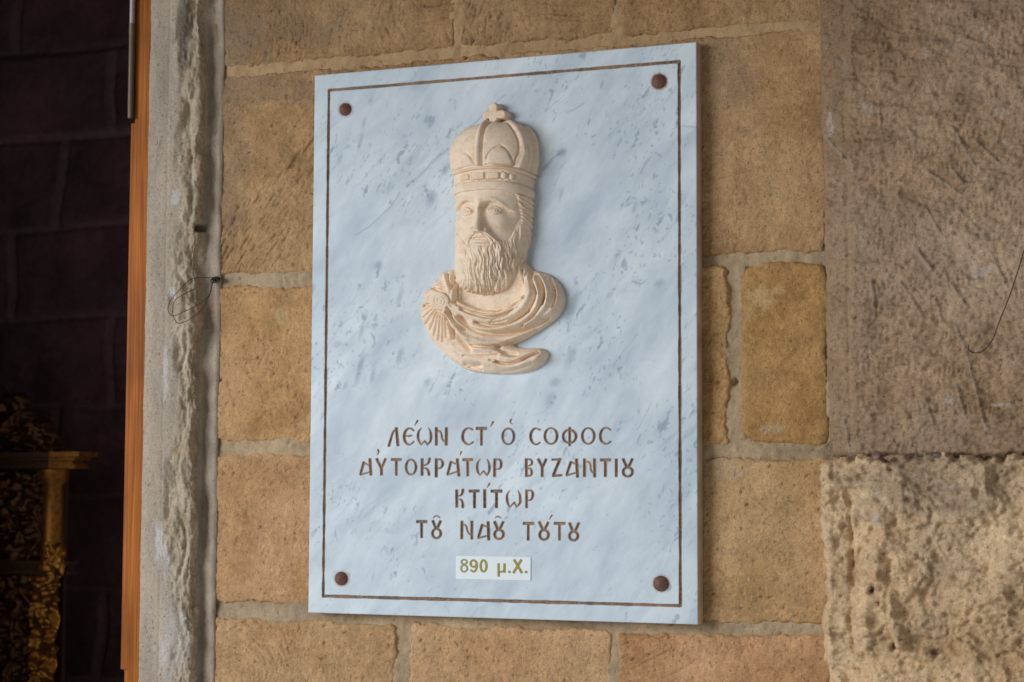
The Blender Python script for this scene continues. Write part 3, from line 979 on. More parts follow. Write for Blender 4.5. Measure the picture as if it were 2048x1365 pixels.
def put(line, f, items):
    k = f(1, 0)[0] - f(0, 0)[0]
    for it in items:
        if it[0] == 'b':
            LINES[line].append(('b', f(*it[1]), f(*it[2]), it[3] * k))
        else:
            pts = [f(*p) for p in it[1]]
            w = [x * k for x in it[2]]
            if len(pts) < 20 and len(pts) > 2:
                sp = smooth(pts, 4)
                w = list(np.interp(np.linspace(0, 1, len(sp)), np.linspace(0, 1, len(w)), w))
                pts = sp
            LINES[line].append(('c', pts, w))


B_ = lambda p, q, w: ('b', p, q, w)
C_ = lambda pts, w: ('c', pts, w)
put(0, fa, [C_([(533, 422), (565, 310), (590, 235), (625, 205)], [36, 30, 26, 22]), B_((632, 172), (657, 428), 40),
            C_([(870, 215), (835, 188), (795, 190), (755, 235), (742, 300), (755, 365), (795, 405), (835, 400), (870, 370)], [22, 20, 24, 36, 38, 36, 26, 20, 24]),
            B_((755, 290), (850, 285), 20), C_([(805, 300), (850, 285)], [14, 8]), C_([(922, 82), (886, 145)], [26, 8]),
            C_([(980, 180), (942, 225), (930, 290), (940, 350), (975, 408)], OME), C_([(975, 408), (1022, 358)], [18, 18]), C_([(1022, 358), (1060, 408)], [22, 24]),
            C_([(1060, 408), (1100, 360), (1108, 290), (1098, 230), (1075, 180)], OME[::-1]),
            B_((1180, 172), (1180, 420), 38), C_([(1200, 215), (1240, 235), (1255, 290), (1262, 330), (1285, 358), (1310, 368)], [20, 22, 24, 24, 22, 18]), B_((1318, 172), (1316, 420), 40),
            C_([(1675, 205), (1640, 185), (1595, 190), (1555, 230), (1540, 290), (1550, 350), (1590, 395), (1635, 405), (1680, 375)], [24, 20, 26, 36, 38, 36, 26, 20, 26]),
            B_((1720, 187), (1872, 187), 40), B_((1797, 195), (1797, 420), 36), C_([(1955, 100), (1920, 162)], [26, 8])])
put(0, fb, [C_([(155, 68), (142, 85), (148, 110), (175, 128)], [26, 20, 16, 8]), ell(115, 295, 78, 108, 34, 20),
            C_([(545, 205), (505, 188), (465, 195), (430, 240), (420, 295), (432, 355), (465, 395), (505, 405), (545, 380)], [24, 20, 26, 36, 38, 36, 26, 20, 24]),
            ell(698, 290, 84, 108, 36, 22), ell(952, 295, 88, 90, 36, 26), B_((953, 168), (953, 428), 34), ell(1207, 290, 82, 108, 36, 22),
            C_([(1510, 205), (1470, 180), (1425, 185), (1385, 230), (1372, 290), (1385, 350), (1425, 390), (1470, 395), (1510, 368)], [24, 20, 26, 36, 38, 36, 26, 20, 24])])
put(1, fa, [B_((272, 595), (288, 830), 40), C_([(188, 655), (145, 810)], [38, 32]), C_([(188, 648), (255, 690)], [20, 18]), C_([(145, 820), (270, 783)], [22, 18]),
            C_([(385, 482), (392, 500), (385, 530), (368, 552)], [26, 22, 16, 6]),
            B_((362, 595), (432, 735), 38), B_((490, 595), (430, 735), 34), B_((430, 715), (432, 830), 38),
            B_((560, 612), (706, 612), 36), B_((633, 620), (635, 832), 36), ell(835, 715, 68, 102, 34, 22),
            B_((987, 595), (985, 832), 38), C_([(1088, 603), (1080, 640), (1055, 675), (1010, 692)], [36, 32, 24, 16]), C_([(1010, 728), (1050, 738), (1072, 775), (1080, 818)], [16, 24, 32, 36]),
            B_((1180, 597), (1178, 855), 40), C_([(1195, 610), (1240, 612), (1265, 645), (1265, 690), (1240, 725), (1200, 732)], [20, 24, 36, 36, 24, 16]),
            B_((1465, 597), (1490, 842), 40), C_([(1378, 650), (1335, 810)], [38, 32]), C_([(1380, 640), (1448, 672)], [20, 20]), C_([(1335, 820), (1470, 775)], [22, 20]),
            C_([(1520, 508), (1505, 552)], [24, 8]), B_((1535, 615), (1682, 612), 36), B_((1608, 620), (1610, 840), 38),
            C_([(1780, 605), (1745, 660), (1738, 720), (1748, 780), (1775, 824)], OME), C_([(1775, 824), (1825, 770)], [18, 18]), C_([(1825, 770), (1875, 824)], [22, 24]),
            C_([(1875, 824), (1902, 770), (1905, 715), (1898, 660), (1872, 605)], OME[::-1]),
            B_((1980, 597), (1975, 850), 40), C_([(1995, 612), (2040, 612), (2064, 645), (2064, 700), (2045, 738), (2000, 742)], [20, 24, 36, 36, 24, 16])])
put(1, fb, [B_((360, 597), (362, 850), 38), C_([(375, 608), (420, 612), (438, 645), (430, 680), (385, 700)], [20, 24, 32, 28, 16]), C_([(385, 728), (420, 740), (435, 785), (425, 825), (370, 838)], [16, 26, 34, 26, 20]),
            B_((520, 600), (585, 720), 38), B_((635, 600), (583, 720), 34), B_((578, 700), (578, 850), 38),
            B_((705, 615), (840, 605), 28), B_((818, 612), (730, 825), 40), B_((712, 835), (850, 825), 30),
            B_((1045, 600), (1062, 858), 40), C_([(968, 650), (915, 810)], [38, 32]), C_([(970, 640), (1030, 672)], [20, 20]), C_([(912, 828), (1045, 790)], [24, 20]),
            B_((1155, 597), (1155, 850), 40), C_([(1175, 640), (1220, 650), (1240, 700), (1245, 760), (1275, 795)], [20, 22, 24, 22, 20]), B_((1292, 597), (1295, 855), 40),
            B_((1368, 617), (1518, 617), 38), B_((1442, 625), (1440, 850), 40), B_((1590, 600), (1590, 850), 40),
            B_((1680, 597), (1730, 708), 38), B_((1812, 597), (1760, 708), 36), ell(1748, 780, 64, 62, 38, 30)])
put(2, fc, [B_((532, 140), (534, 345), 32), C_([(603, 146), (598, 178), (580, 205), (548, 215)], [32, 28, 20, 12]), C_([(550, 248), (585, 258), (600, 295), (602, 338)], [12, 20, 28, 32]),
            B_((670, 158), (792, 155), 32), B_((735, 160), (735, 352), 32), B_((850, 138), (852, 350), 32), C_([(905, 74), (880, 118)], [20, 6]),
            B_((918, 158), (1052, 158), 34), B_((985, 162), (985, 352), 32),
            C_([(1135, 152), (1108, 200), (1105, 250), (1115, 300), (1140, 340)], [8, 22, 30, 26, 16]), C_([(1140, 340), (1188, 285)], [16, 16]), C_([(1188, 285), (1215, 338)], [18, 20]),
            C_([(1215, 338), (1252, 295), (1255, 245), (1250, 195), (1230, 150)], [16, 26, 30, 22, 8]),
            B_((1328, 142), (1328, 352), 30), C_([(1342, 150), (1380, 152), (1398, 180), (1395, 225), (1375, 258), (1345, 262)], [16, 20, 30, 30, 20, 12])])
put(3, fc, [B_((72, 505), (198, 505), 32), B_((133, 510), (133, 692), 30), B_((258, 490), (297, 585), 30), B_((352, 492), (310, 585), 30), ell(304, 640, 47, 53, 30, 24),
            C_([(265, 465), (280, 448), (303, 440), (328, 448), (342, 465)], [8, 12, 14, 12, 8]),
            B_((592, 495), (590, 705), 32), C_([(608, 535), (640, 555), (655, 610), (672, 640), (695, 655)], [16, 18, 20, 18, 16]), B_((705, 495), (705, 708), 32),
            B_((890, 502), (898, 718), 34), C_([(822, 545), (782, 678)], [32, 28]), C_([(825, 538), (880, 570)], [16, 16]), C_([(778, 692), (885, 665)], [20, 16]),
            B_((960, 500), (1002, 595), 32), B_((1065, 502), (1022, 595), 30), ell(1015, 650, 50, 52, 32, 24), C_([(968, 465), (985, 450), (1002, 448), (1020, 452), (1035, 465)], [6, 12, 16, 12, 6]),
            B_((1283, 525), (1415, 525), 32), B_((1348, 530), (1345, 720), 30), B_((1470, 503), (1512, 595), 32), B_((1578, 508), (1533, 595), 30), ell(1528, 655, 50, 55, 32, 26),
            C_([(1615, 436), (1585, 482)], [18, 6]), B_((1638, 525), (1770, 525), 32), B_((1702, 530), (1702, 720), 30),
            B_((1815, 515), (1852, 610), 32), B_((1925, 515), (1883, 610), 30), ell(1865, 668, 48, 50, 32, 26)])


def strokes_sdf(u, v, items, base=None):
    sd = np.full(u.shape, 99.0) if base is None else base
    for it in items:
        if it[0] == 'b':
            ps = [it[1], it[2]]
            w = it[3]
        else:
            ps = it[1]
            w = max(it[2])
        m = (u > min(p[0] for p in ps) - w - 3) & (u < max(p[0] for p in ps) + w + 3) & (v > min(p[1] for p in ps) - w - 3) & (v < max(p[1] for p in ps) + w + 3)
        if m.any():
            d = boxstroke(u[m], v[m], it[1], it[2], it[3]) if it[0] == 'b' else pl_dist(u[m], v[m], it[1], it[2])
            sd[m] = np.minimum(sd[m], d)
    return sd


HW, HH = 0.3, 0.8018 / 2
plaque = thing('marble_plaque', 'white blue-veined marble plaque with carved Greek inscription and brown border line', 'plaque', (0, 0, -HH))
stp = 0.00088
X, Z = np.meshgrid(np.linspace(-HW + .0012, HW - .0012, int(0.6 / stp)), np.linspace(-HH + .0012, HH - .0012, int(2 * HH / stp)))
u, v = proj(X, X * 0 - T, Z)
sds = [strokes_sdf(u, v, l) for l in LINES]
bc = [at(*p, -T) for p in ((658, 181), (1358.5, 123.5), (1361, 1212), (646.5, 1192.5))]
edges = [pl_dist(X, Z, [bc[i], bc[(i + 1) % 4]]) for i in range(4)]
sdb = (np.minimum.reduce(edges) - 0.0023 + 0.0006 * noise(X * 60, Z * 60, 3)) * 1390
sds = [q - 0.3 for q in sds]
sdl = np.minimum.reduce(sds)
sd_all = np.minimum(sdl, sdb)
depth = 0.00072 * np.clip(-sd_all, 0, 3.2) * 1.4
# marble: soft clouds, slanting grey flecks and a few long veins
a1 = math.radians(66)
p_, q_ = X * math.cos(a1) + Z * math.sin(a1), -X * math.sin(a1) + Z * math.cos(a1)
a2 = math.radians(44)
p2, q2 = X * math.cos(a2) + Z * math.sin(a2), -X * math.sin(a2) + Z * math.cos(a2)
dens = ss(-0.5, 0.6, fbm(X * 5, Z * 5, 81, 3))
w_ = 0.006 * noise(X * 50, Z * 50, 80)
f1 = noise(p_ * 30, (q_ + w_) * 90, 82) + 0.55 * noise(p_ * 70 + 2 * noise(X * 60, Z * 60, 73), q_ * 150, 83)
f2 = noise(p_ * 100, (q_ + w_) * 170, 84) + 0.6 * noise(p_ * 190, q_ * 260, 85)
f3 = noise(p2 * 14, (q2 + w_ * .8) * 120, 86)
leftlow = np.clip(0.35 * ss(0.1, -0.25, X) * ss(0.25, -.1, Z) + .15, 0, 1)
fl = 0.75 * ss(0.50 - .22 * leftlow, 0.95 - .15 * leftlow, f1 * (0.6 + .55 * dens)) + 0.5 * ss(0.40, 0.90, f2 * (0.5 + .65 * dens)) + 0.24 * ss(0.10, 0.85, f3 * (.5 + .6 * dens))
for pts_, w, am in [([(712, 470), (745, 448), (788, 405), (800, 385)], 1.6, .6), ([(815, 372), (845, 345), (872, 318), (897, 298)], 3.6, .65), ([(925, 268), (955, 243), (985, 212), (1010, 190)], 1.5, .6),
                    ([(1086, 340), (1102, 322), (1118, 308)], 2.6, .75), ([(1135, 225), (1150, 218), (1168, 207)], 1.6, .5), ([(1281, 347), (1290, 330), (1300, 316)], 2.2, .6), ([(1088, 225), (1130, 190)], 1.1, .4),
                    ([(1225, 735), (1250, 700), (1275, 668)], 1.5, .4), ([(1275, 860), (1290, 830), (1300, 812)], 1.4, .4), ([(1366, 253), (1393, 255)], 2, .5)]:
    fl = fl + am * ridge(u + 2 * noise(X * 90, Z * 90, 88), v, pts_, w)
for (a, b_, rx, ry, am, s) in [(862, 397, 8, 13, .85, 3), (1124, 305, 8, 7, 1.0, 4), (854, 240, 6, 8, .7, 5), (890, 340, 5, 8, .75, 6), (728, 247, 3, 9, .6, 7), (721, 282, 4, 16, .6, 8), (741, 202, 4, 7, .5, 9), (1178, 245, 2, 6, .9, 10),
                               (720, 735, 5, 28, .75, 11), (745, 752, 4, 14, .55, 12), (800, 712, 6, 16, .7, 13), (724, 658, 4, 18, .6, 14), (800, 592, 5, 18, .5, 15), (855, 765, 6, 8, .55, 16), (690, 772, 3, 8, .5, 17),
                               (1145, 615, 7, 30, .6, 18), (1142, 712, 8, 20, .6, 19), (1110, 765, 10, 8, .6, 20), (1318, 567, 9, 8, .6, 21), (1100, 800, 8, 14, .5, 22), (820, 322, 5, 9, .4, 23), (680, 318, 4, 12, .5, 24), (778, 375, 4, 14, .5, 25),
                               (1282, 225, 4, 8, .4, 26), (1310, 247, 4, 8, .4, 27), (1270, 412, 4, 12, .4, 28), (1122, 390, 3, 12, .5, 29), (752, 530, 10, 6, .4, 30), (758, 535, 6, 12, .45, 31), (675, 690, 8, 7, .5, 32)]:
    m = (np.abs(u - a) < 3 * rx) & (np.abs(v - b_) < 3 * ry)
    sl = (u - a) + 0.25 * (v - b_)
    fl[m] = fl[m] + am * blob(sl[m], v[m] - b_, 0, 0, rx, ry, s, .8, .3)
fl = np.clip(fl, 0, 1.05)
cl1, cl2 = fbm(p2 * 5, q2 * 16 + .3 * noise(X * 9, Z * 9, 78), 87, 5, .55), fbm(p_ * 14, q_ * 34, 89, 4, .6)
c = MARB * (1 + 0.13 * cl1[..., None] * np.array([1.25, 1, .72]) + 0.075 * cl2[..., None] * np.array([1.15, 1, .85]) + .05 * fbm(X * 5, Z * 5, 76, 2)[..., None])
c = mix(c, 0.16 * ss(.25, .85, fbm(p2 * 9 + 3, q2 * 40 + 1.2 * noise(X * 16, Z * 16, 75), 74, 4, .6)), [.36, .45, .54])
c = mix(c, fl * 0.74, VEIN)
# rust halos round the bolts
BOLTS = [(690, 219, 13.5, .35), (1317, 163, 14.5, .8), (1321, 1167, 15, .55), (682, 1157, 14, .45)]
for (a, b_, r, am) in BOLTS:
    m = (np.abs(u - a) < 40) & (np.abs(v - b_) < 40)
    c[m] = mix(c[m], am * (1 - ss(r + 1, r + 5, np.hypot(u[m] - a - 1.5, v[m] - b_ - .5) + 2 * noise(u[m] * .2, v[m] * .2, 8))), [0.42, 0.22, 0.14])
paint = PAINT * (1 + 0.35 * fbm(X * 200, Z * 200, 90, 3)[..., None] + .25 * fbm(X * 14, Z * 14, 92, 2)[..., None] * np.array([1.2, .9, .6]))
worn = ss(.78, .95, fbm(X * 260, Z * 260, 99, 2)) * .8
paint = mix(paint, worn, [.5, .5, .5])
cov = 1 - ss(-0.9, 0.7, sd_all)
c = c * (1 - cov[..., None]) + paint * cov[..., None]
Y = -T + depth
V = np.stack([X, Y, Z], -1)
fq = grid_faces(*X.shape).reshape(X.shape[0] - 1, X.shape[1] - 1, 4)
inb = quad_avg(sdb) < 0
masks = [(quad_avg(s) < 0) & ~inb for s in sds]
rest = ~inb & ~np.logical_or.reduce(masks)
# the slab: polished face + arris + sawn sides and back, one mesh
nr, nc = X.shape
ring = np.r_[np.arange(nc), np.arange(1, nr) * nc + nc - 1, (nr - 1) * nc + np.arange(nc - 2, -1, -1), np.arange(nr - 2, 0, -1) * nc]
Vf = V.reshape(-1, 3)
rp = Vf[ring]
sgx, sgz = np.sign(rp[:, 0]) * (np.abs(rp[:, 0]) > HW - .002), np.sign(rp[:, 2]) * (np.abs(rp[:, 2]) > HH - .002)
loops = [rp]
for (o, y) in [(0.0006, -T + .0003), (0.0010, -T + .0008), (0.0012, -T + .0020), (0.0012, -0.003), (0.0004, -0.0022)]:
    q = rp.copy()
    q[:, 0] += sgx * o
    q[:, 2] += sgz * o
    q[:, 1] = y
    loops.append(q)
nR = len(ring)
EDGE = np.array([0.62, 0.50, 0.40])
cs = [c.reshape(-1, 3)]
Vall = [Vf]
Fs = [fq[rest]]
off = len(Vf)
prev = ring
for k, q in enumerate(loops[1:]):
    idx = off + np.arange(nR)
    Vall.append(q)
    base = c.reshape(-1, 3)[ring] if k < 1 else EDGE * (1 + .25 * fbm(q[:, 0] * 30 + q[:, 2] * 30, q[:, 1] * 60, 7, 3)[:, None])
    cs.append(base)
    Fs.append(np.stack([prev, idx, np.roll(idx, -1), np.roll(prev, -1)], -1))
    prev = idx
    off += nR
slab = mesh_np('slab', np.vstack(Vall), np.vstack(Fs), MARBLE, plaque, np.vstack(cs))
mesh_np('border_line', V, fq[inb], MARBLE, plaque, c)
for m in masks:
    pass
WORDS = [(0, 910, 995, 1045, 2048), (0, 1020, 2048), (0, 2048), (0, 903, 1028, 2048)]
uq = quad_avg(u)
for m, cuts in zip(masks, WORDS):
    for ca, cb in zip(cuts[:-1], cuts[1:]):
        mesh_np('carved_word', V, fq[m & (uq > ca) & (uq <= cb)], MARBLE, plaque, c)
for (a, b_, r, am) in BOLTS:
    p = pt(a + .8, b_ + .6, -T)
    rm = r / 1390.0
    b = MB()
    b.lathe(p, (0, -1, 0), [(rm * .97, -.001), (rm, .0012), (rm * .97, .0024), (rm * .80, .0042), (rm * .52, .0060), (rm * .24, .0075), (rm * .10, .0082), (rm * .03, .0084)], 28)
    b.build('bolt_head', RUST, plaque)

# ------------------------------------------------------------------ the small paper label
fd = A(10.78, 890, 1100)
lab = thing('date_label', 'small white rectangular label with olive gold date stuck low on the plaque', 'label', pt(986, 1137, -T))
lc = [at(*p, -T - .0012) for p in ((912, 1113.2), (1061.3, 1114), (1061, 1161), (912, 1158.8))]
lx0, lx1 = (lc[0][0] + lc[3][0]) / 2, (lc[1][0] + lc[2][0]) / 2
lz0, lz1 = (lc[2][1] + lc[3][1]) / 2, (lc[0][1] + lc[1][1]) / 2
b = MB()
b.box(lx0, lx1, -T - .0012, -T + .0003, lz0, lz1)
b.build('label_plate', flat_mat('white_label', (0.76, 0.84, 0.88), .35, .4, 0, (30,), (0,), .98, 1.02), lab)
DATE = []


def putd(items):
    k = 1 / 10.78
    out = []
    for it in items:
        if it[0] == 'b':
            out.append(('b', fd(*it[1]), fd(*it[2]), it[3] * k))
        else:
            pts = [fd(*p) for p in it[1]]
            w = [x * k for x in it[2]]
            if 2 < len(pts) < 20:
                sp = smooth(pts, 5)
                w = list(np.interp(np.linspace(0, 1, len(sp)), np.linspace(0, 1, len(w)), w))
                pts = sp
            out.append(('c', pts, w))
    return out


eight = putd([ell(412, 262, 60, 48, 38, 34), ell(412, 402, 66, 72, 42, 36)])
rest_d = putd([ell(615, 298, 64, 72, 50, 40), C_([(680, 300), (682, 370), (660, 440), (615, 474), (560, 440)], [48, 48, 44, 40, 42]), ell(830, 348, 62, 124, 52, 42),
               B_((1154, 290), (1154, 578), 52), B_((1280, 290), (1280, 500), 52), C_([(1154, 400), (1170, 460), (1215, 478), (1275, 440)], [36, 38, 38, 30]),
               B_((1361, 478), (1413, 478), 52), B_((1486, 208), (1660, 505), 54), B_((1650, 208), (1470, 505), 54), B_((1722, 480), (1774, 480), 52)])
X, Z = np.meshgrid(np.linspace(lx0 + .001, lx1 - .001, 420), np.linspace(lz0 + .001, lz1 - .001, 140))
u, v = proj(X, X * 0 - T - .0015, Z)
for nm, its, colr in (('numeral', eight, (0.30, 0.30, 0.11)), ('lettering', rest_d, (0.33, 0.27, 0.035))):
    sd = strokes_sdf(u, v, its)
    gm = flat_mat('olive_ink_' + nm, colr, .5, .3, 0, (600,), (0,), .9, 1.1)
    o = mesh_np(nm, np.stack([X, X * 0 - T - .00155, Z], -1), grid_faces(*X.shape, mask=quad_avg(sd) < 0), gm, lab)
    if nm == 'numeral':
        o['label'] = 'paler worn figure eight'

# ------------------------------------------------------------------ the bust in relief
BUST = np.array([0.92, 0.755, 0.59])
bust_label = 'cream plaster relief bust of a bearded crowned man in draped cloak on the marble'


def bust_color(X, Z, u, v, seed):
    c = np.ones(X.shape + (3,)) * BUST
    c = c * (1 + 0.05 * fbm(X * 30, Z * 30, seed, 3)[..., None] + .04 * fbm(X * 160, Z * 160, seed + 1, 3)[..., None])
    c = mix(c, .5 * ss(0.0, .7, fbm(X * 55, Z * 70, seed + 5, 4, .6)), np.array([.78, .58, .39]))
    sp = fbm(u * .22, v * .22, seed + 2, 2)
    return mix(c, ss(.92, 1.0, sp) * .5, [.25, .18, .13])


# --- head, crown and beard: a half-round column wrapped with carved detail
ROWS = np.array([(249, 9, 8, 994), (251, 20, 15, 994), (255, 34, 25, 994), (262, 48, 36, 993.5), (270, 56, 43, 993.5), (280, 61.5, 48, 993.5), (295, 65.5, 52, 993.5), (315, 67.5, 55, 993.5), (335, 67, 55.5, 993.5), (352, 64.5, 54, 993),
                 (380, 63, 54, 992.5), (400, 61, 53, 992), (440, 59, 52, 991), (470, 57.5, 52, 990), (500, 55, 52, 988), (530, 53, 52, 985), (550, 52, 52, 983.5), (568, 48.5, 50, 983), (580, 43, 46, 983), (589, 34.5, 40, 984), (595, 24, 31, 984), (598, 10, 18, 985)], float)
ROWS[:, 0] = np.where(ROWS[:, 0] > 530, 530 + (ROWS[:, 0] - 530) * .88, ROWS[:, 0])
vr = np.r_[np.arange(249.5, 252, 0.2), np.arange(252, 564, 0.62), np.arange(564, 589.8, 0.38)][::-1]
nrow, ncol = len(vr), 330
phi = np.linspace(-95, 95, ncol) * math.pi / 180
aa, dd, xcp = [np.interp(vr, ROWS[:, 0], ROWS[:, k]) for k in (1, 2, 3)]
aa, dd = aa * (.965 - .025 * ss(400, 385, vr)), dd * 1.04
ker = np.ones(9) / 9
for arr in (aa, dd):
    arr[4:-4] = np.convolve(arr, ker, 'valid')
zc = np.array([at(990, vv, -T)[1] for vv in vr])
xc = np.array([at(x, vv, -T)[0] for x, vv in zip(xcp, vr)])
PHI = np.meshgrid(phi, vr)[0]
sp_, cp_ = np.sin(PHI), np.cos(PHI)
ex = 0.93
X0 = xc[:, None] + aa[:, None] * .001 * np.sign(sp_) * np.abs(sp_) ** ex
H0 = dd[:, None] * .001 * np.sign(cp_) * np.abs(cp_) ** ex
Z0 = np.repeat(zc[:, None], ncol, 1)
Y0 = -T - H0
u, v = proj(X0, Y0, Z0)


def grid_normals(X, Y, Z):
    P = np.stack([X, Y, Z], -1)
    du, dv = np.gradient(P, axis=1), np.gradient(P, axis=0)
    n = np.cross(du, dv)
    return n / (np.linalg.norm(n, axis=-1, keepdims=True) + 1e-12)


N0 = grid_normals(X0, Y0, Z0)
BANDBOT = [(880, 400), (904, 397), (913, 390), (922, 386), (940, 382.5), (956, 381), (975, 379.5), (990, 379.5), (1005, 381), (1024, 386), (1040, 390), (1054, 394.5), (1071, 401), (1090, 404)]
BANDTOP = [(880, 382), (908, 375), (922, 367), (940, 363), (956, 361), (990, 360.5), (1010, 361.5), (1024, 364), (1040, 368), (1054, 373.5), (1071, 383), (1090, 387)]
MOULD = [(880, 358), (914, 350), (925, 346.5), (939, 343.5), (956, 341), (969, 339.5), (990, 339), (1010, 339.5), (1024, 341.5), (1040, 346), (1055, 352), (1071, 360), (1090, 364)]
MOULD2 = [(x, y - 8) for x, y in MOULD]
vb, vt_, vm = curve_y(u, BANDBOT), curve_y(u, BANDTOP), curve_y(u, MOULD)
crown = v < vb
d = np.zeros_like(u)     # millimetres along the surface normal
cr = np.zeros_like(u)
cr += 3.2 * ss(vb + .6, vb - 1.4, v) + 0.9 * np.exp(-((v - (vb + vt_) / 2) / 8.5) ** 2)
cr -= 2.2 * np.exp(-((v - vt_) / 1.7) ** 2) + 0.9 * ss(vt_ + 1, vt_ - 2, v)
cr -= 1.8 * np.exp(-((v - vm) / 1.5) ** 2) - 1.4 * np.exp(-((v - vm + 4) / 2.4) ** 2) + 1.2 * np.exp(-((v - vm + 8) / 1.3) ** 2)
cr += 0.9 * ss(vm + 1, vm - 2, v)
body = ss(vm - 7, vm - 10, v)
for pts_, w, am in [([(990, 243), (975, 247), (963, 259), (958, 283), (956, 312), (957, 336)], 5.2, 2.6), ([(1005, 243), (1024, 251), (1037, 267), (1044, 288), (1046, 309), (1037, 334)], 5.2, 2.5),
                    ([(1037, 248), (1054, 260), (1066, 277), (1073, 300), (1074, 326), (1071, 348)], 4.6, 2.4), ([(911, 280), (907, 309), (909, 336)], 4, 2.0)]:
    cr += am * body * ridge(u, v, pts_, w)
for pts_, w, am in [([(987, 245), (973, 254), (967, 270), (965, 290), (964, 312), (965, 337)], 2.2, 2.2), ([(1000, 246), (1015, 250), (1028, 265), (1036, 285), (1036, 305), (1030, 320), (1027, 332)], 1.8, 2.0),
                    ([(960, 252), (953, 270), (950, 300), (950, 330)], 1.6, .8), ([(1040, 250), (1056, 268), (1064, 290), (1065, 315), (1060, 345)], 2.2, 1.8), ([(1053, 290), (1056, 315), (1049, 345)], 1.8, 1.2)]:
    cr -= am * body * ridge(u, v, pts_, w)
ARCH = [([(973, 318), (976, 309), (983, 301), (990, 296), (997, 292.5), (1003, 291), (1011, 297), (1020, 309), (1026, 326)], 1.3, 1.5), ([(973, 329), (1000, 331), (1026, 334)], 1.3, 1.5),
        ([(927, 306), (932, 305), (940, 312), (946, 321), (950, 331)], 1.2, 1.4), ([(914, 341), (932, 335), (949, 332)], 1.2, 1.2)]
for pts_, w, am in ARCH:
    cr -= am * ridge(u, v, pts_, w)
cr += 1.1 * (1 - ss(-3, 1, poly_sdf(u, v, [(975, 327), (976, 311), (986, 299), (1000, 293), (1013, 302), (1024, 325), (1022, 330)])))
cr += 0.8 * (1 - ss(-3, 1, poly_sdf(u, v, [(915, 338), (917, 318), (928, 306), (940, 314), (948, 329)])))
# jewels set along the band
for bx_ in [(926, 349, 939, 360), (944.5, 344.5, 969, 359), (974, 344, 998, 358)]:
    q = [(bx_[0], bx_[1] + 1.5), (bx_[2], bx_[1]), (bx_[2], bx_[3]), (bx_[0], bx_[3] + 1.5)]
    sd = poly_sdf(u, v, q)
    cr += 1.3 * (1 - ss(-1.8, .3, sd)) - 1.0 * np.exp(-((sd - 1) / 1.0) ** 2) - .8 * (sd < 0) * np.exp(-((v - bx_[3] + 3.6) / 1.0) ** 2)
for ex_, ey_, rx_, ry_ in [(1008, 351, 6.2, 7), (1023, 354, 5.4, 6.5)]:
    rr2 = np.hypot((u - ex_) / rx_, (v - ey_) / ry_)
    cr += 2.0 * np.sqrt(np.clip(1 - rr2 ** 2, 0, 1)) * (.6 if ex_ > 1030 else 1) - 1.0 * np.exp(-((rr2 - 1.12) / .16) ** 2)
cr += 6 * np.exp(-((u - 1068) / 3.2) ** 4 - ((v - 265) / 5.5) ** 4)     # casting spur
d = np.where(crown, cr * 1.55 - 3.0, 0)

# face
fc_ = np.zeros_like(u)
BRR = [(958, 419), (963, 411), (970, 405), (980, 402.5), (992, 404.5), (1003, 411), (1015, 418), (1034, 424)]
BRL = [(900, 432), (912, 422), (918, 411), (926, 403.5), (934, 402), (942, 404), (948, 410), (954, 418)]
vbr, vbl = curve_y(u, BRR), curve_y(u, BRL)
sr = ss(-1.5, 2.5, v - vbr) * np.exp(-(np.clip(v - vbr, 0, 99) / 12.5) ** 2) * ss(957, 968, u) * ss(1034, 1008, u)
sl_ = ss(-1.5, 2.5, v - vbl) * np.exp(-(np.clip(v - vbl, 0, 99) / 13) ** 2) * ss(906, 915, u) * ss(955, 947, u)
fc_ -= 7.6 * sr + 6.0 * sl_
fc_ += 1.6 * np.exp(-((v - vbr + 4) / 4.5) ** 2) * ss(960, 972, u) * ss(1020, 1000, u) + 1.2 * np.exp(-((v - vbl + 4) / 4.5) ** 2) * ss(908, 918, u) * ss(952, 944, u)
fc_ -= 2.6 * ridge(u, v, [(968, 410), (966, 422), (969, 440)], 6)
fc_ -= 1.2 * ridge(u, v, [(950, 412), (947, 425), (943, 440)], 5)
nose = 2.6 * ridge(u, v, [(960, 398), (960, 410)], 9)
tt = np.clip((v - 402) / (463 - 402), 0, 1)
ncx = 960 + 1.5 * tt
nw = 6.6 + 4.2 * tt ** 2
prof = np.interp(v, [396, 404, 415, 430, 445, 456, 462, 465.5, 468.5], [0, 3.0, 6.5, 10, 13.5, 17, 17.4, 12, 0])
nose = nose * 0.5 + prof * np.exp(-(np.abs(u - ncx) / nw) ** 2.4)
for ax_, ay_ in [(949, 460), (973, 459)]:
    nose = np.maximum(nose, 8.6 * np.exp(-((u - ax_) / 6.5) ** 2 - ((v - ay_) / 5.5) ** 2))
fc_ += nose
for ex_, ey_, rx_, ry_ in [(931, 424, 11.5, 8.2), (988.5, 421, 13, 8)]:
    dx, dy = (u - ex_) / rx_, (v - ey_) / ry_
    r2 = np.hypot(dx, dy * (1 + .25 * np.abs(dx)))
    fc_ += 3.6 * np.sqrt(np.clip(1.2 - r2 ** 2, 0, 2)) * .8
    fc_ += (1.1 * (dy < 0) + .6) * np.exp(-((r2 - 1.0) / .16) ** 2) - 1.0 * np.exp(-((r2 - .74) / .11) ** 2)
    ri = np.hypot(u - ex_ + .3, v - ey_)
    fc_ -= .9 * np.exp(-((ri - 4.0) / .9) ** 2)
    fc_ -= .7 * np.exp(-((r2 - 1.36) / .16) ** 2)
fc_ += 3.4 * np.exp(-((u - 1000) / 19) ** 2 - ((v - 447) / 14) ** 2) + 2.4 * np.exp(-((u - 924) / 13) ** 2 - ((v - 447) / 14) ** 2)
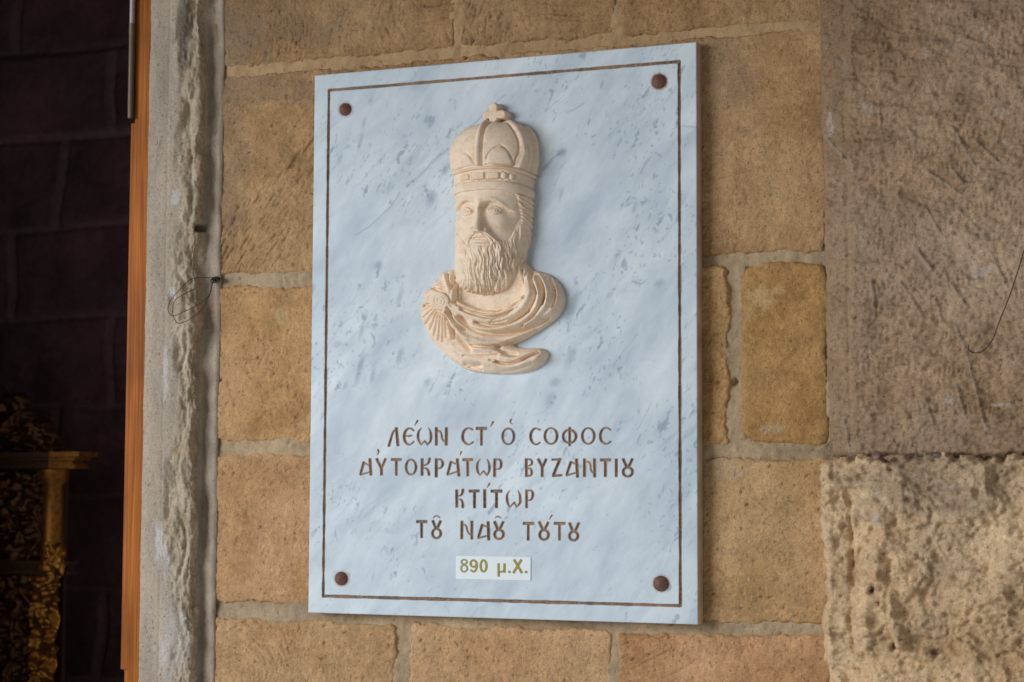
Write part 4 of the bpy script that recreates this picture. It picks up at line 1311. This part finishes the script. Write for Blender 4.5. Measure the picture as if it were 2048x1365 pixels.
# mouth
fc_ += 4.0 * np.exp(-((u - 961) / 22) ** 4 - ((v - 480) / 17) ** 4)
fc_ += 3.4 * np.exp(-((u - 962) / 15) ** 4 - ((v - 484) / 4.4) ** 2) + 1.9 * np.exp(-((u - 960) / 9) ** 2 - ((v - 472) / 4) ** 2)
fc_ -= 3.0 * ridge(u, v, [(947, 478), (956, 477.6), (968, 477.8), (977, 479)], 1.5) + 1.9 * np.exp(-((u - 963) / 13) ** 4 - ((v - 490) / 2.4) ** 2)
for pts_, w, am in [([(956, 467), (949, 471), (943, 479), (938, 492)], 4.4, 4.6), ([(966, 467), (976, 471), (983, 481), (988, 494), (994, 508)], 5.2, 5.2), ([(976, 465), (988, 476), (998, 488), (1004, 502)], 4.6, 4.6), ([(990, 484), (998, 500), (1002, 518)], 4, 2.5)]:
    fc_ += am * ridge(u, v, pts_, w)
for pts_, w, am in [([(955, 470), (946, 477), (942, 488)], 1.3, 2.2), ([(970, 470), (977, 478), (981, 490), (985, 500)], 1.2, 2.6), ([(976, 470), (986, 482), (992, 495)], 1.1, 2.2), ([(978, 465), (991, 476), (1000, 487)], 1.2, 1.6)]:
    fc_ -= am * ridge(u, v, pts_, w)

# beard: wavy strands
chin = [(880, 448), (905, 455), (912, 463), (920, 474), (930, 487), (938, 492), (944, 494), (952, 491), (963, 490), (976, 491), (984, 488), (990, 482), (998, 482), (1006, 482.5), (1016, 481), (1022, 474), (1028, 462), (1034, 449), (1040, 440), (1060, 430), (1090, 425)]
chv = curve_y(u, chin)
beard = ss(chv - 1.5, chv + 3, v)
cen = 975 + (v - 480) * 0.10
s_ = (u - cen) * (1 + (v - 470) * 0.0024)
s_ = s_ + 6.0 * noise(u * .030, v * .030, 301) + 3.0 * noise(u * .07, v * .055, 302) + 7 * ss(1010, 1050, u) * np.sin((v - 440) * .022)
st = np.clip(2.4 * np.abs(noise(s_ * 0.10, v * 0.017, 303)), 0, 1) ** .75
st2 = np.clip(2.2 * np.abs(noise(s_ * 0.21 + 4, v * 0.030, 304)), 0, 1) ** .75
am_ = ss(chv, chv + 18, v) * .55 + .45
bd = beard * (1.8 + am_ * (3.0 * (st - .5) + 1.7 * (st2 - .5)) * ss(895, 950, u))
bd -= beard * 2.2 * ridge(u, v, [(984, 490), (989, 505), (991, 525), (995, 550)], 1.6) + beard * 2.2 * ridge(u, v, [(1003, 487), (1002, 510), (996, 545), (994, 560)], 1.6)
bd -= beard * 1.8 * ridge(u, v, [(963, 492), (966, 520), (962, 545)], 1.2) + beard * 1.6 * ridge(u, v, [(1023, 480), (1024, 510), (1018, 540)], 1.5)
bd += beard * ss(558, 580, v) * 2.4 * noise(u * .16, v * .12, 305)

# hair behind the temple
hl = [(384, 1026), (392, 1034), (400, 1035.5), (412, 1038), (425, 1040), (440, 1041), (450, 1037), (470, 1030), (500, 1024)]
hu = curve_y(v, hl)
hair = ss(hu - 1.5, hu + 2.5, u) * (~crown) * ss(500, 470, v)
hs = np.zeros_like(u)
HL = [[(1027, 389), (1044, 394), (1058, 402), (1070, 411)], [(1033, 395), (1048, 404), (1060, 413), (1071, 425)], [(1036, 406), (1047, 417), (1060, 423), (1071, 432)], [(1041, 421), (1056, 425), (1071, 438)],
      [(1043, 427), (1057, 436), (1069, 452)], [(1044, 434), (1056, 447), (1067, 462)], [(1042, 440), (1052, 456), (1062, 472)], [(1041, 446), (1045, 462), (1050, 482), (1048, 500)], [(1038, 450), (1038, 470), (1034, 490), (1026, 512)],
      [(1054, 462), (1058, 480), (1050, 500)], [(1032, 462), (1026, 478), (1022, 494)]]
for pts_ in HL:
    hs = np.maximum(hs, ridge(u, v, pts_, 2.6))
hair2 = np.maximum(hair, ss(1034, 1042, u) * ss(445, 465, v) * ss(515, 495, v) * (~crown))
d = np.where(crown, d, fc_ * (1 - .75 * beard * ss(chv, chv + 6, v)) + bd * (1 - .6 * hair2) + hair2 * (1.6 + 3.6 * (hs - .45)))
d += .10 * fbm(u * .35, v * .35, 306, 3)
edgefade = np.cos(PHI) > -0.02
d = d * np.clip((np.cos(PHI) + .12) / .2, .5, 1)
HV = np.stack([X0, Y0, Z0], -1) + N0 * (d * .001)[..., None]
HV[..., 1] = np.minimum(HV[..., 1], -T + .0015)
hc = bust_color(X0, Z0, u, v, 310)
Fh = grid_faces(nrow, ncol).reshape(nrow - 1, ncol - 1, 4)
qc = quad_avg(crown.astype(float)) > .5
qb = (quad_avg(beard) > .5) & ~qc
qh = (quad_avg(hair) > .5) & ~qc & ~qb
qf = ~qc & ~qb & ~qh

# --- shoulders, chest and cloak: a field of height over the marble
OUT = [(400, 382), (330, 385), (270, 415), (235, 460), (197, 490), (200, 520), (150, 560), (115, 598), (130, 628), (105, 665), (90, 720), (95, 790), (120, 860), (150, 920), (185, 990), (240, 1050), (310, 1120), (400, 1190), (480, 1235), (600, 1262),
       (760, 1274), (900, 1268), (1020, 1245), (1100, 1205), (1150, 1160), (1170, 1100), (1140, 1064), (1080, 1050), (980, 1050), (905, 1040), (880, 1024), (920, 1003), (1000, 960), (1100, 900), (1200, 830), (1280, 750), (1312, 650), (1300, 560), (1260, 490),
       (1190, 430), (1110, 400), (1050, 385), (1010, 345), (985, 300), (950, 240), (700, 200), (420, 240)]
g = lambda x, y: (820 + x / 4.265, 450 + y / 4.265)
OUTP = [g(*p) for p in OUT]
OUTS = []
sp2 = smooth(OUTP + [OUTP[0]], 4)[:-1]
xa, za = at(830, 770, -T)
xb, zb = at(1150, 490, -T)
st_ = 0.00056
X, Z = np.meshgrid(np.arange(xa, xb, st_), np.arange(za, zb, st_))
u0, v0 = proj(X, X * 0 - T - .007, Z)
sd = poly_sdf(u0, v0, sp2)
din = np.clip(-sd, 0, 200)
H = 17 * np.sqrt(1 - (1 - np.clip(din / 21, 0, 1)) ** 2) + 13 * ss(3, 62, din)
H += 5 * np.exp(-((u0 - 1085) / 34) ** 2 - ((v0 - 600) / 44) ** 2) + 3 * np.exp(-((u0 - 885) / 30) ** 2 - ((v0 - 600) / 40) ** 2)
u, v = proj(X, -T - H * .001, Z)
NECK = [g(*p) for p in [(395, 640), (480, 690), (600, 728), (720, 732), (830, 705), (930, 640), (985, 575), (965, 470), (955, 380), (960, 250), (420, 250), (425, 420), (420, 560)]]
sn = poly_sdf(u, v, NECK)
chest = 1 - ss(-1.5, 1.5, sn)
H2 = H + 2.4 * (1 - chest)
H2 = H2 * (1 - chest) + chest * (17 + 6 * ss(620, 560, v) + 3 * np.exp(-((u - 985) / 40) ** 2))
f = np.zeros_like(u)
RID = [([(300, 690), (420, 735), (560, 790), (700, 815), (850, 790), (960, 715), (1025, 610), (1030, 500), (1000, 400)], 6, 3.2),
       ([(400, 690), (520, 742), (640, 768), (780, 755), (880, 690), (960, 630), (1000, 560), (985, 440)], 4.4, 2.4),
       ([(320, 760), (440, 840), (560, 880), (700, 895), (850, 870), (1000, 810), (1090, 710), (1115, 600), (1075, 470)], 6, 3.6),
       ([(990, 850), (1080, 800), (1160, 700), (1185, 600), (1160, 500), (1110, 430)], 5.5, 3.0),
       ([(1060, 870), (1180, 770), (1260, 670), (1275, 570), (1230, 480)], 6, 2.2),
       ([(400, 880), (480, 950), (620, 1000), (760, 1005), (900, 970), (1040, 900)], 6, 2.8),
       ([(330, 1000), (430, 1090), (560, 1150), (700, 1180), (860, 1215), (980, 1190), (1100, 1140)], 7, 2.8),
       ([(520, 1060), (660, 1065), (780, 1085)], 5, 2.2), ([(780, 1120), (900, 1140), (1010, 1095), (1110, 1070)], 5.5, 2.4),
       ([(300, 740), (350, 830), (420, 920), (500, 980)], 5, 2.2),
       ([(370, 400), (350, 470), (375, 540)], 4.5, 2.6), ([(300, 420), (330, 500), (345, 580)], 5, 2.4), ([(400, 470), (385, 560), (370, 620)], 3.6, 2.6), ([(235, 500), (280, 540)], 7, 2.8)]
GRO = [([(370, 660), (480, 712), (600, 745), (720, 750), (850, 712), (940, 650)], 2.2, 2.6), ([(450, 725), (560, 765), (690, 790), (800, 765), (880, 715)], 2.3, 3.2), ([(560, 830), (640, 852), (720, 862), (840, 845), (940, 790), (1010, 735)], 2.6, 3.8),
       ([(1010, 735), (1060, 640), (1075, 560)], 2.4, 2.8), ([(690, 838), (760, 832), (830, 815)], 1.5, 1.6), ([(720, 815), (800, 805)], 1.3, 1.4), ([(740, 800), (850, 760), (930, 705)], 1.8, 1.8),
       ([(430, 790), (520, 880), (640, 920), (780, 930), (920, 915), (1060, 870), (1180, 800)], 4.4, 4.6), ([(960, 860), (1050, 790), (1110, 700), (1140, 600)], 2.5, 3.2), ([(1050, 385), (1040, 450), (1065, 540), (1080, 585)], 2.8, 3.6),
       ([(1095, 440), (1130, 500), (1145, 590), (1130, 670)], 3.2, 4.2), ([(1205, 460), (1235, 540), (1242, 620), (1225, 700)], 2.2, 3.0), ([(960, 390), (965, 480), (985, 560), (975, 620)], 2.6, 2.6), ([(1010, 420), (985, 470)], 3, 1.4),
       ([(325, 705), (365, 790), (420, 860), (470, 895)], 2.6, 3.6), ([(308, 780), (335, 850), (360, 910), (372, 965)], 2.8, 4.2), ([(385, 900), (420, 960), (470, 1020), (515, 1065)], 4.5, 3.8),
       ([(515, 1028), (640, 1040), (760, 1035), (860, 1015), (940, 985)], 2.4, 3.2), ([(740, 1040), (790, 1075), (850, 1105), (910, 1110)], 4, 2.8), ([(470, 1120), (560, 1122), (680, 1118), (800, 1105)], 1.9, 2.6),
       ([(690, 1155), (740, 1162)], 1.6, 2), ([(740, 1170), (820, 1186), (920, 1170), (1020, 1120), (1100, 1092)], 2.5, 3.8), ([(480, 1195), (540, 1205), (600, 1200)], 5, 2.6), ([(500, 1215), (560, 1228), (620, 1245)], 2, 3),
       ([(760, 1270), (900, 1240), (1040, 1190)], 4, 1.2),
       ([(330, 430), (340, 490), (368, 545)], 2.6, 4.4), ([(390, 440), (382, 500), (372, 535)], 2.4, 4.2), ([(405, 500), (400, 580), (385, 650)], 2.6, 3.6), ([(205, 510), (240, 525), (290, 520)], 2.6, 2.2), ([(200, 540), (250, 560), (280, 565)], 2.6, 4.0),
       ([(150, 605), (200, 615)], 2, 2.4), ([(120, 690), (150, 680), (195, 685)], 2.4, 3.4),
       ([(110, 740), (160, 715), (200, 695)], 1.8, 2.2), ([(112, 800), (160, 750), (205, 710)], 1.7, 2.8), ([(135, 850), (180, 780), (218, 722)], 1.7, 2.8), ([(170, 900), (205, 810), (232, 730)], 1.6, 2.6), ([(205, 950), (228, 840), (246, 735)], 1.6, 2.4),
       ([(245, 985), (255, 860), (262, 738)], 1.6, 2.4), ([(280, 1000), (282, 860), (280, 735)], 1.6, 2.4), ([(310, 960), (305, 850), (297, 730)], 1.6, 2.2)]
for pts_, w, am in RID:
    f += 1.9 * am * ridge(u, v, [g(*p) for p in pts_], w)
for pts_, w, am in GRO:
    f -= (2.7 if w > 2.1 else 1.7) * am * ridge(u, v, [g(*p) for p in pts_], w)
tp = np.clip(din / 9, 0.0, 1)
H2 = H2 + f * (.25 + .75 * tp) * (1 - chest)
H2 += .35 * noise(u * .10, v * .10, 320) * tp + .25 * fbm(u * .3, v * .3, 321, 3)
# frayed pleat ends along the left rim
H2 += (1 - ss(0, 12, din)) * ss(960, 860, u) * .8 * noise(u * .25, v * .25, 322)
# brooch
bu_, bv_ = g(268, 652)
rb = np.hypot(u - bu_, v - bv_)
bro = rb < 17.6
th = np.arctan2(v - bv_, u - bu_)
Hb = H2[np.argmin(np.abs(u - bu_) + np.abs(v - bv_)) // X.shape[1], np.argmin(np.abs(u - bu_) + np.abs(v - bv_)) % X.shape[1]]
level = np.median(H2[bro]) + 5.0
spi = np.abs(((rb - th / (2 * math.pi) * 5.5) % 5.5) - 2.75)
hb = level + 2.2 * np.sqrt(np.clip(1 - (rb / 17.6) ** 2, 0, 1)) - 1.3 * ss(1.6, 2.6, spi) * ss(12.6, 11.2, rb)
H2 = np.where(bro, np.maximum(hb, 2), H2)
H2 = np.where(sd > 0, -1.5 - sd * .2, H2)
CV = np.stack([X, -T - H2 * .001, Z], -1)
cc = bust_color(X, Z, u, v, 330)
keep = quad_any(sd < 0.2)
Fc = grid_faces(*X.shape).reshape(X.shape[0] - 1, X.shape[1] - 1, 4)
qbro = (quad_avg(bro.astype(float)) > .5) & keep
qch = (quad_avg(chest) > .5) & keep & ~qbro
qcl = keep & ~qbro & ~qch

off = nrow * ncol
bust = mesh_np('relief_bust', np.vstack([HV.reshape(-1, 3), CV.reshape(-1, 3)]), np.vstack([Fh[qf], Fc[qch] + off]), PLASTER, None, np.vstack([hc.reshape(-1, 3), cc.reshape(-1, 3)]))
tag(bust, bust_label, 'relief bust')
crown_o = mesh_np('crown', HV, Fh[qc], PLASTER, bust, hc)
mesh_np('beard', HV, Fh[qb], PLASTER, bust, hc)
mesh_np('hair', HV, Fh[qh], PLASTER, bust, hc)
cloak = mesh_np('cloak', CV, Fc[qcl], PLASTER, bust, cc)
mesh_np('brooch', CV, Fc[qbro], PLASTER, cloak, cc)

# cross on top of the crown
xa, za = at(962, 262, -T)
xb, zb = at(1032, 200, -T)
X, Z = np.meshgrid(np.arange(xa, xb, .0004), np.arange(za, zb, .0004))
u, v = proj(X, X * 0 - T - .013, Z)
sd = np.minimum.reduce([boxstroke(u, v, (989.5, 216), (989.5, 250), 17), boxstroke(u, v, (975, 231), (1007, 230.5), 16), np.hypot((u - 989.5) / 1, (v - 216) / 1) - 9,
                        np.hypot(u - 976, v - 232) - 7.8, np.hypot(u - 1006, v - 230) - 8.6])
sd = sd + .5 * noise(u * .2, v * .2, 340)
H = 19.5 - 3.0 * (1 - np.sqrt(1 - (1 - np.clip(-sd / 3.5, 0, 1)) ** 2)) - np.clip(sd, 0, 9) * 14
H = np.maximum(H, -1)
mesh_np('cross', np.stack([X, -T - H * .001, Z], -1), grid_faces(*X.shape, mask=quad_any((sd < 2))), PLASTER, crown_o, bust_color(X, Z, u, v, 341))

# ------------------------------------------------------------------ nail and wires
nail = MB()
p0, p1 = pt(1786, 934, -0.046), pt(1752, 911, -0.088)
dv = (p1 - p0).normalized()
nail.lathe(p0, dv, [(.0022, -.01), (.0030, 0), (.0027, (p1 - p0).length * .9), (.0030, (p1 - p0).length * .97)], 14)
nail.lathe(p1 - dv * .002, dv, [(.0058, 0), (.0064, .001), (.0060, .0026), (.0035, .0036)], 16)
tag(nail.build('iron_nail', RUST), 'rusty iron nail sticking out of the joint between the two pier stones', 'nail')


def wire(name, px, r, label, par=None):
    pts3 = [(u_, v_, y_) for u_, v_, y_ in px]
    sp = smooth(pts3, 6) if False else None
    P = np.array(pts3, float)
    out = []
    Q = np.vstack([2 * P[0] - P[1], P, 2 * P[-1] - P[-2]])
    for i in range(len(P) - 1):
        a, b_, c_, d_ = Q[i], Q[i + 1], Q[i + 2], Q[i + 3]
        for k in range(7):
            t = k / 7
            out.append(0.5 * (2 * b_ + (c_ - a) * t + (2 * a - 5 * b_ + 4 * c_ - d_) * t * t + (3 * b_ - a - 3 * c_ + d_) * t ** 3))
    out.append(P[-1])
    m = MB()
    m.tube([pt(*q) for q in out], r, 8)
    return m


w = wire('w', [(2062, 470, -.070), (2048, 502, -.068), (2038, 535, -.070), (2020, 590, -.069), (1998, 645, -.070), (1985, 680, -.069), (1965, 703, -.069), (1948, 706, -.070), (1938, 700, -.072), (1937, 690, -.076)], .0007, '')
tag(w.build('hanging_wire', DARKWIRE), 'thin brown wire curling down the face of the right stone pier', 'wire')
z = lambda a, b_, y: (220 + a / 2.843, 420 + b_ / 2.843, y)
tw = thing('tangled_wire', 'tangle of thin dark wire loops knotted at the mortar joint beside the jamb', 'wire', pt(428, 560, -.006))
w1 = wire('w', [z(640, 392, -.006), z(590, 388, -.010), z(540, 386, -.02), z(460, 395, -.032), z(400, 450, -.044), z(345, 515, -.046), z(330, 570, -.047), z(358, 602, -.047), z(420, 580, -.045), z(500, 540, -.038), z(560, 490, -.03), z(585, 410, -.012)], .00055, '')
w2 = wire('w', [z(480, 450, -.03), z(420, 480, -.042), z(370, 515, -.045), z(356, 580, -.047), z(372, 630, -.047), z(402, 645, -.046), z(470, 612, -.042), z(530, 555, -.03), z(572, 470, -.02), z(580, 410, -.010)], .00055, '')
w1.build('wire_loop', DARKWIRE, tw)
w2.build('wire_loop', DARKWIRE, tw)
kn = MB()
rng = np.random.default_rng(4)
for i in range(7):
    cu, cv = 590 + rng.uniform(-22, 22), 398 + rng.uniform(-9, 9)
    P = []
    for t in np.linspace(0, 2 * math.pi * 1.3, 14):
        P.append(pt(*z(cu + 14 * math.cos(t + i), cv + 10 * math.sin(t * 1.1 + i), -.008 - .004 * math.sin(t * 2 + i))))
    kn.tube(P, .0009, 6)
kn.build('knot', DARKWIRE, tw)
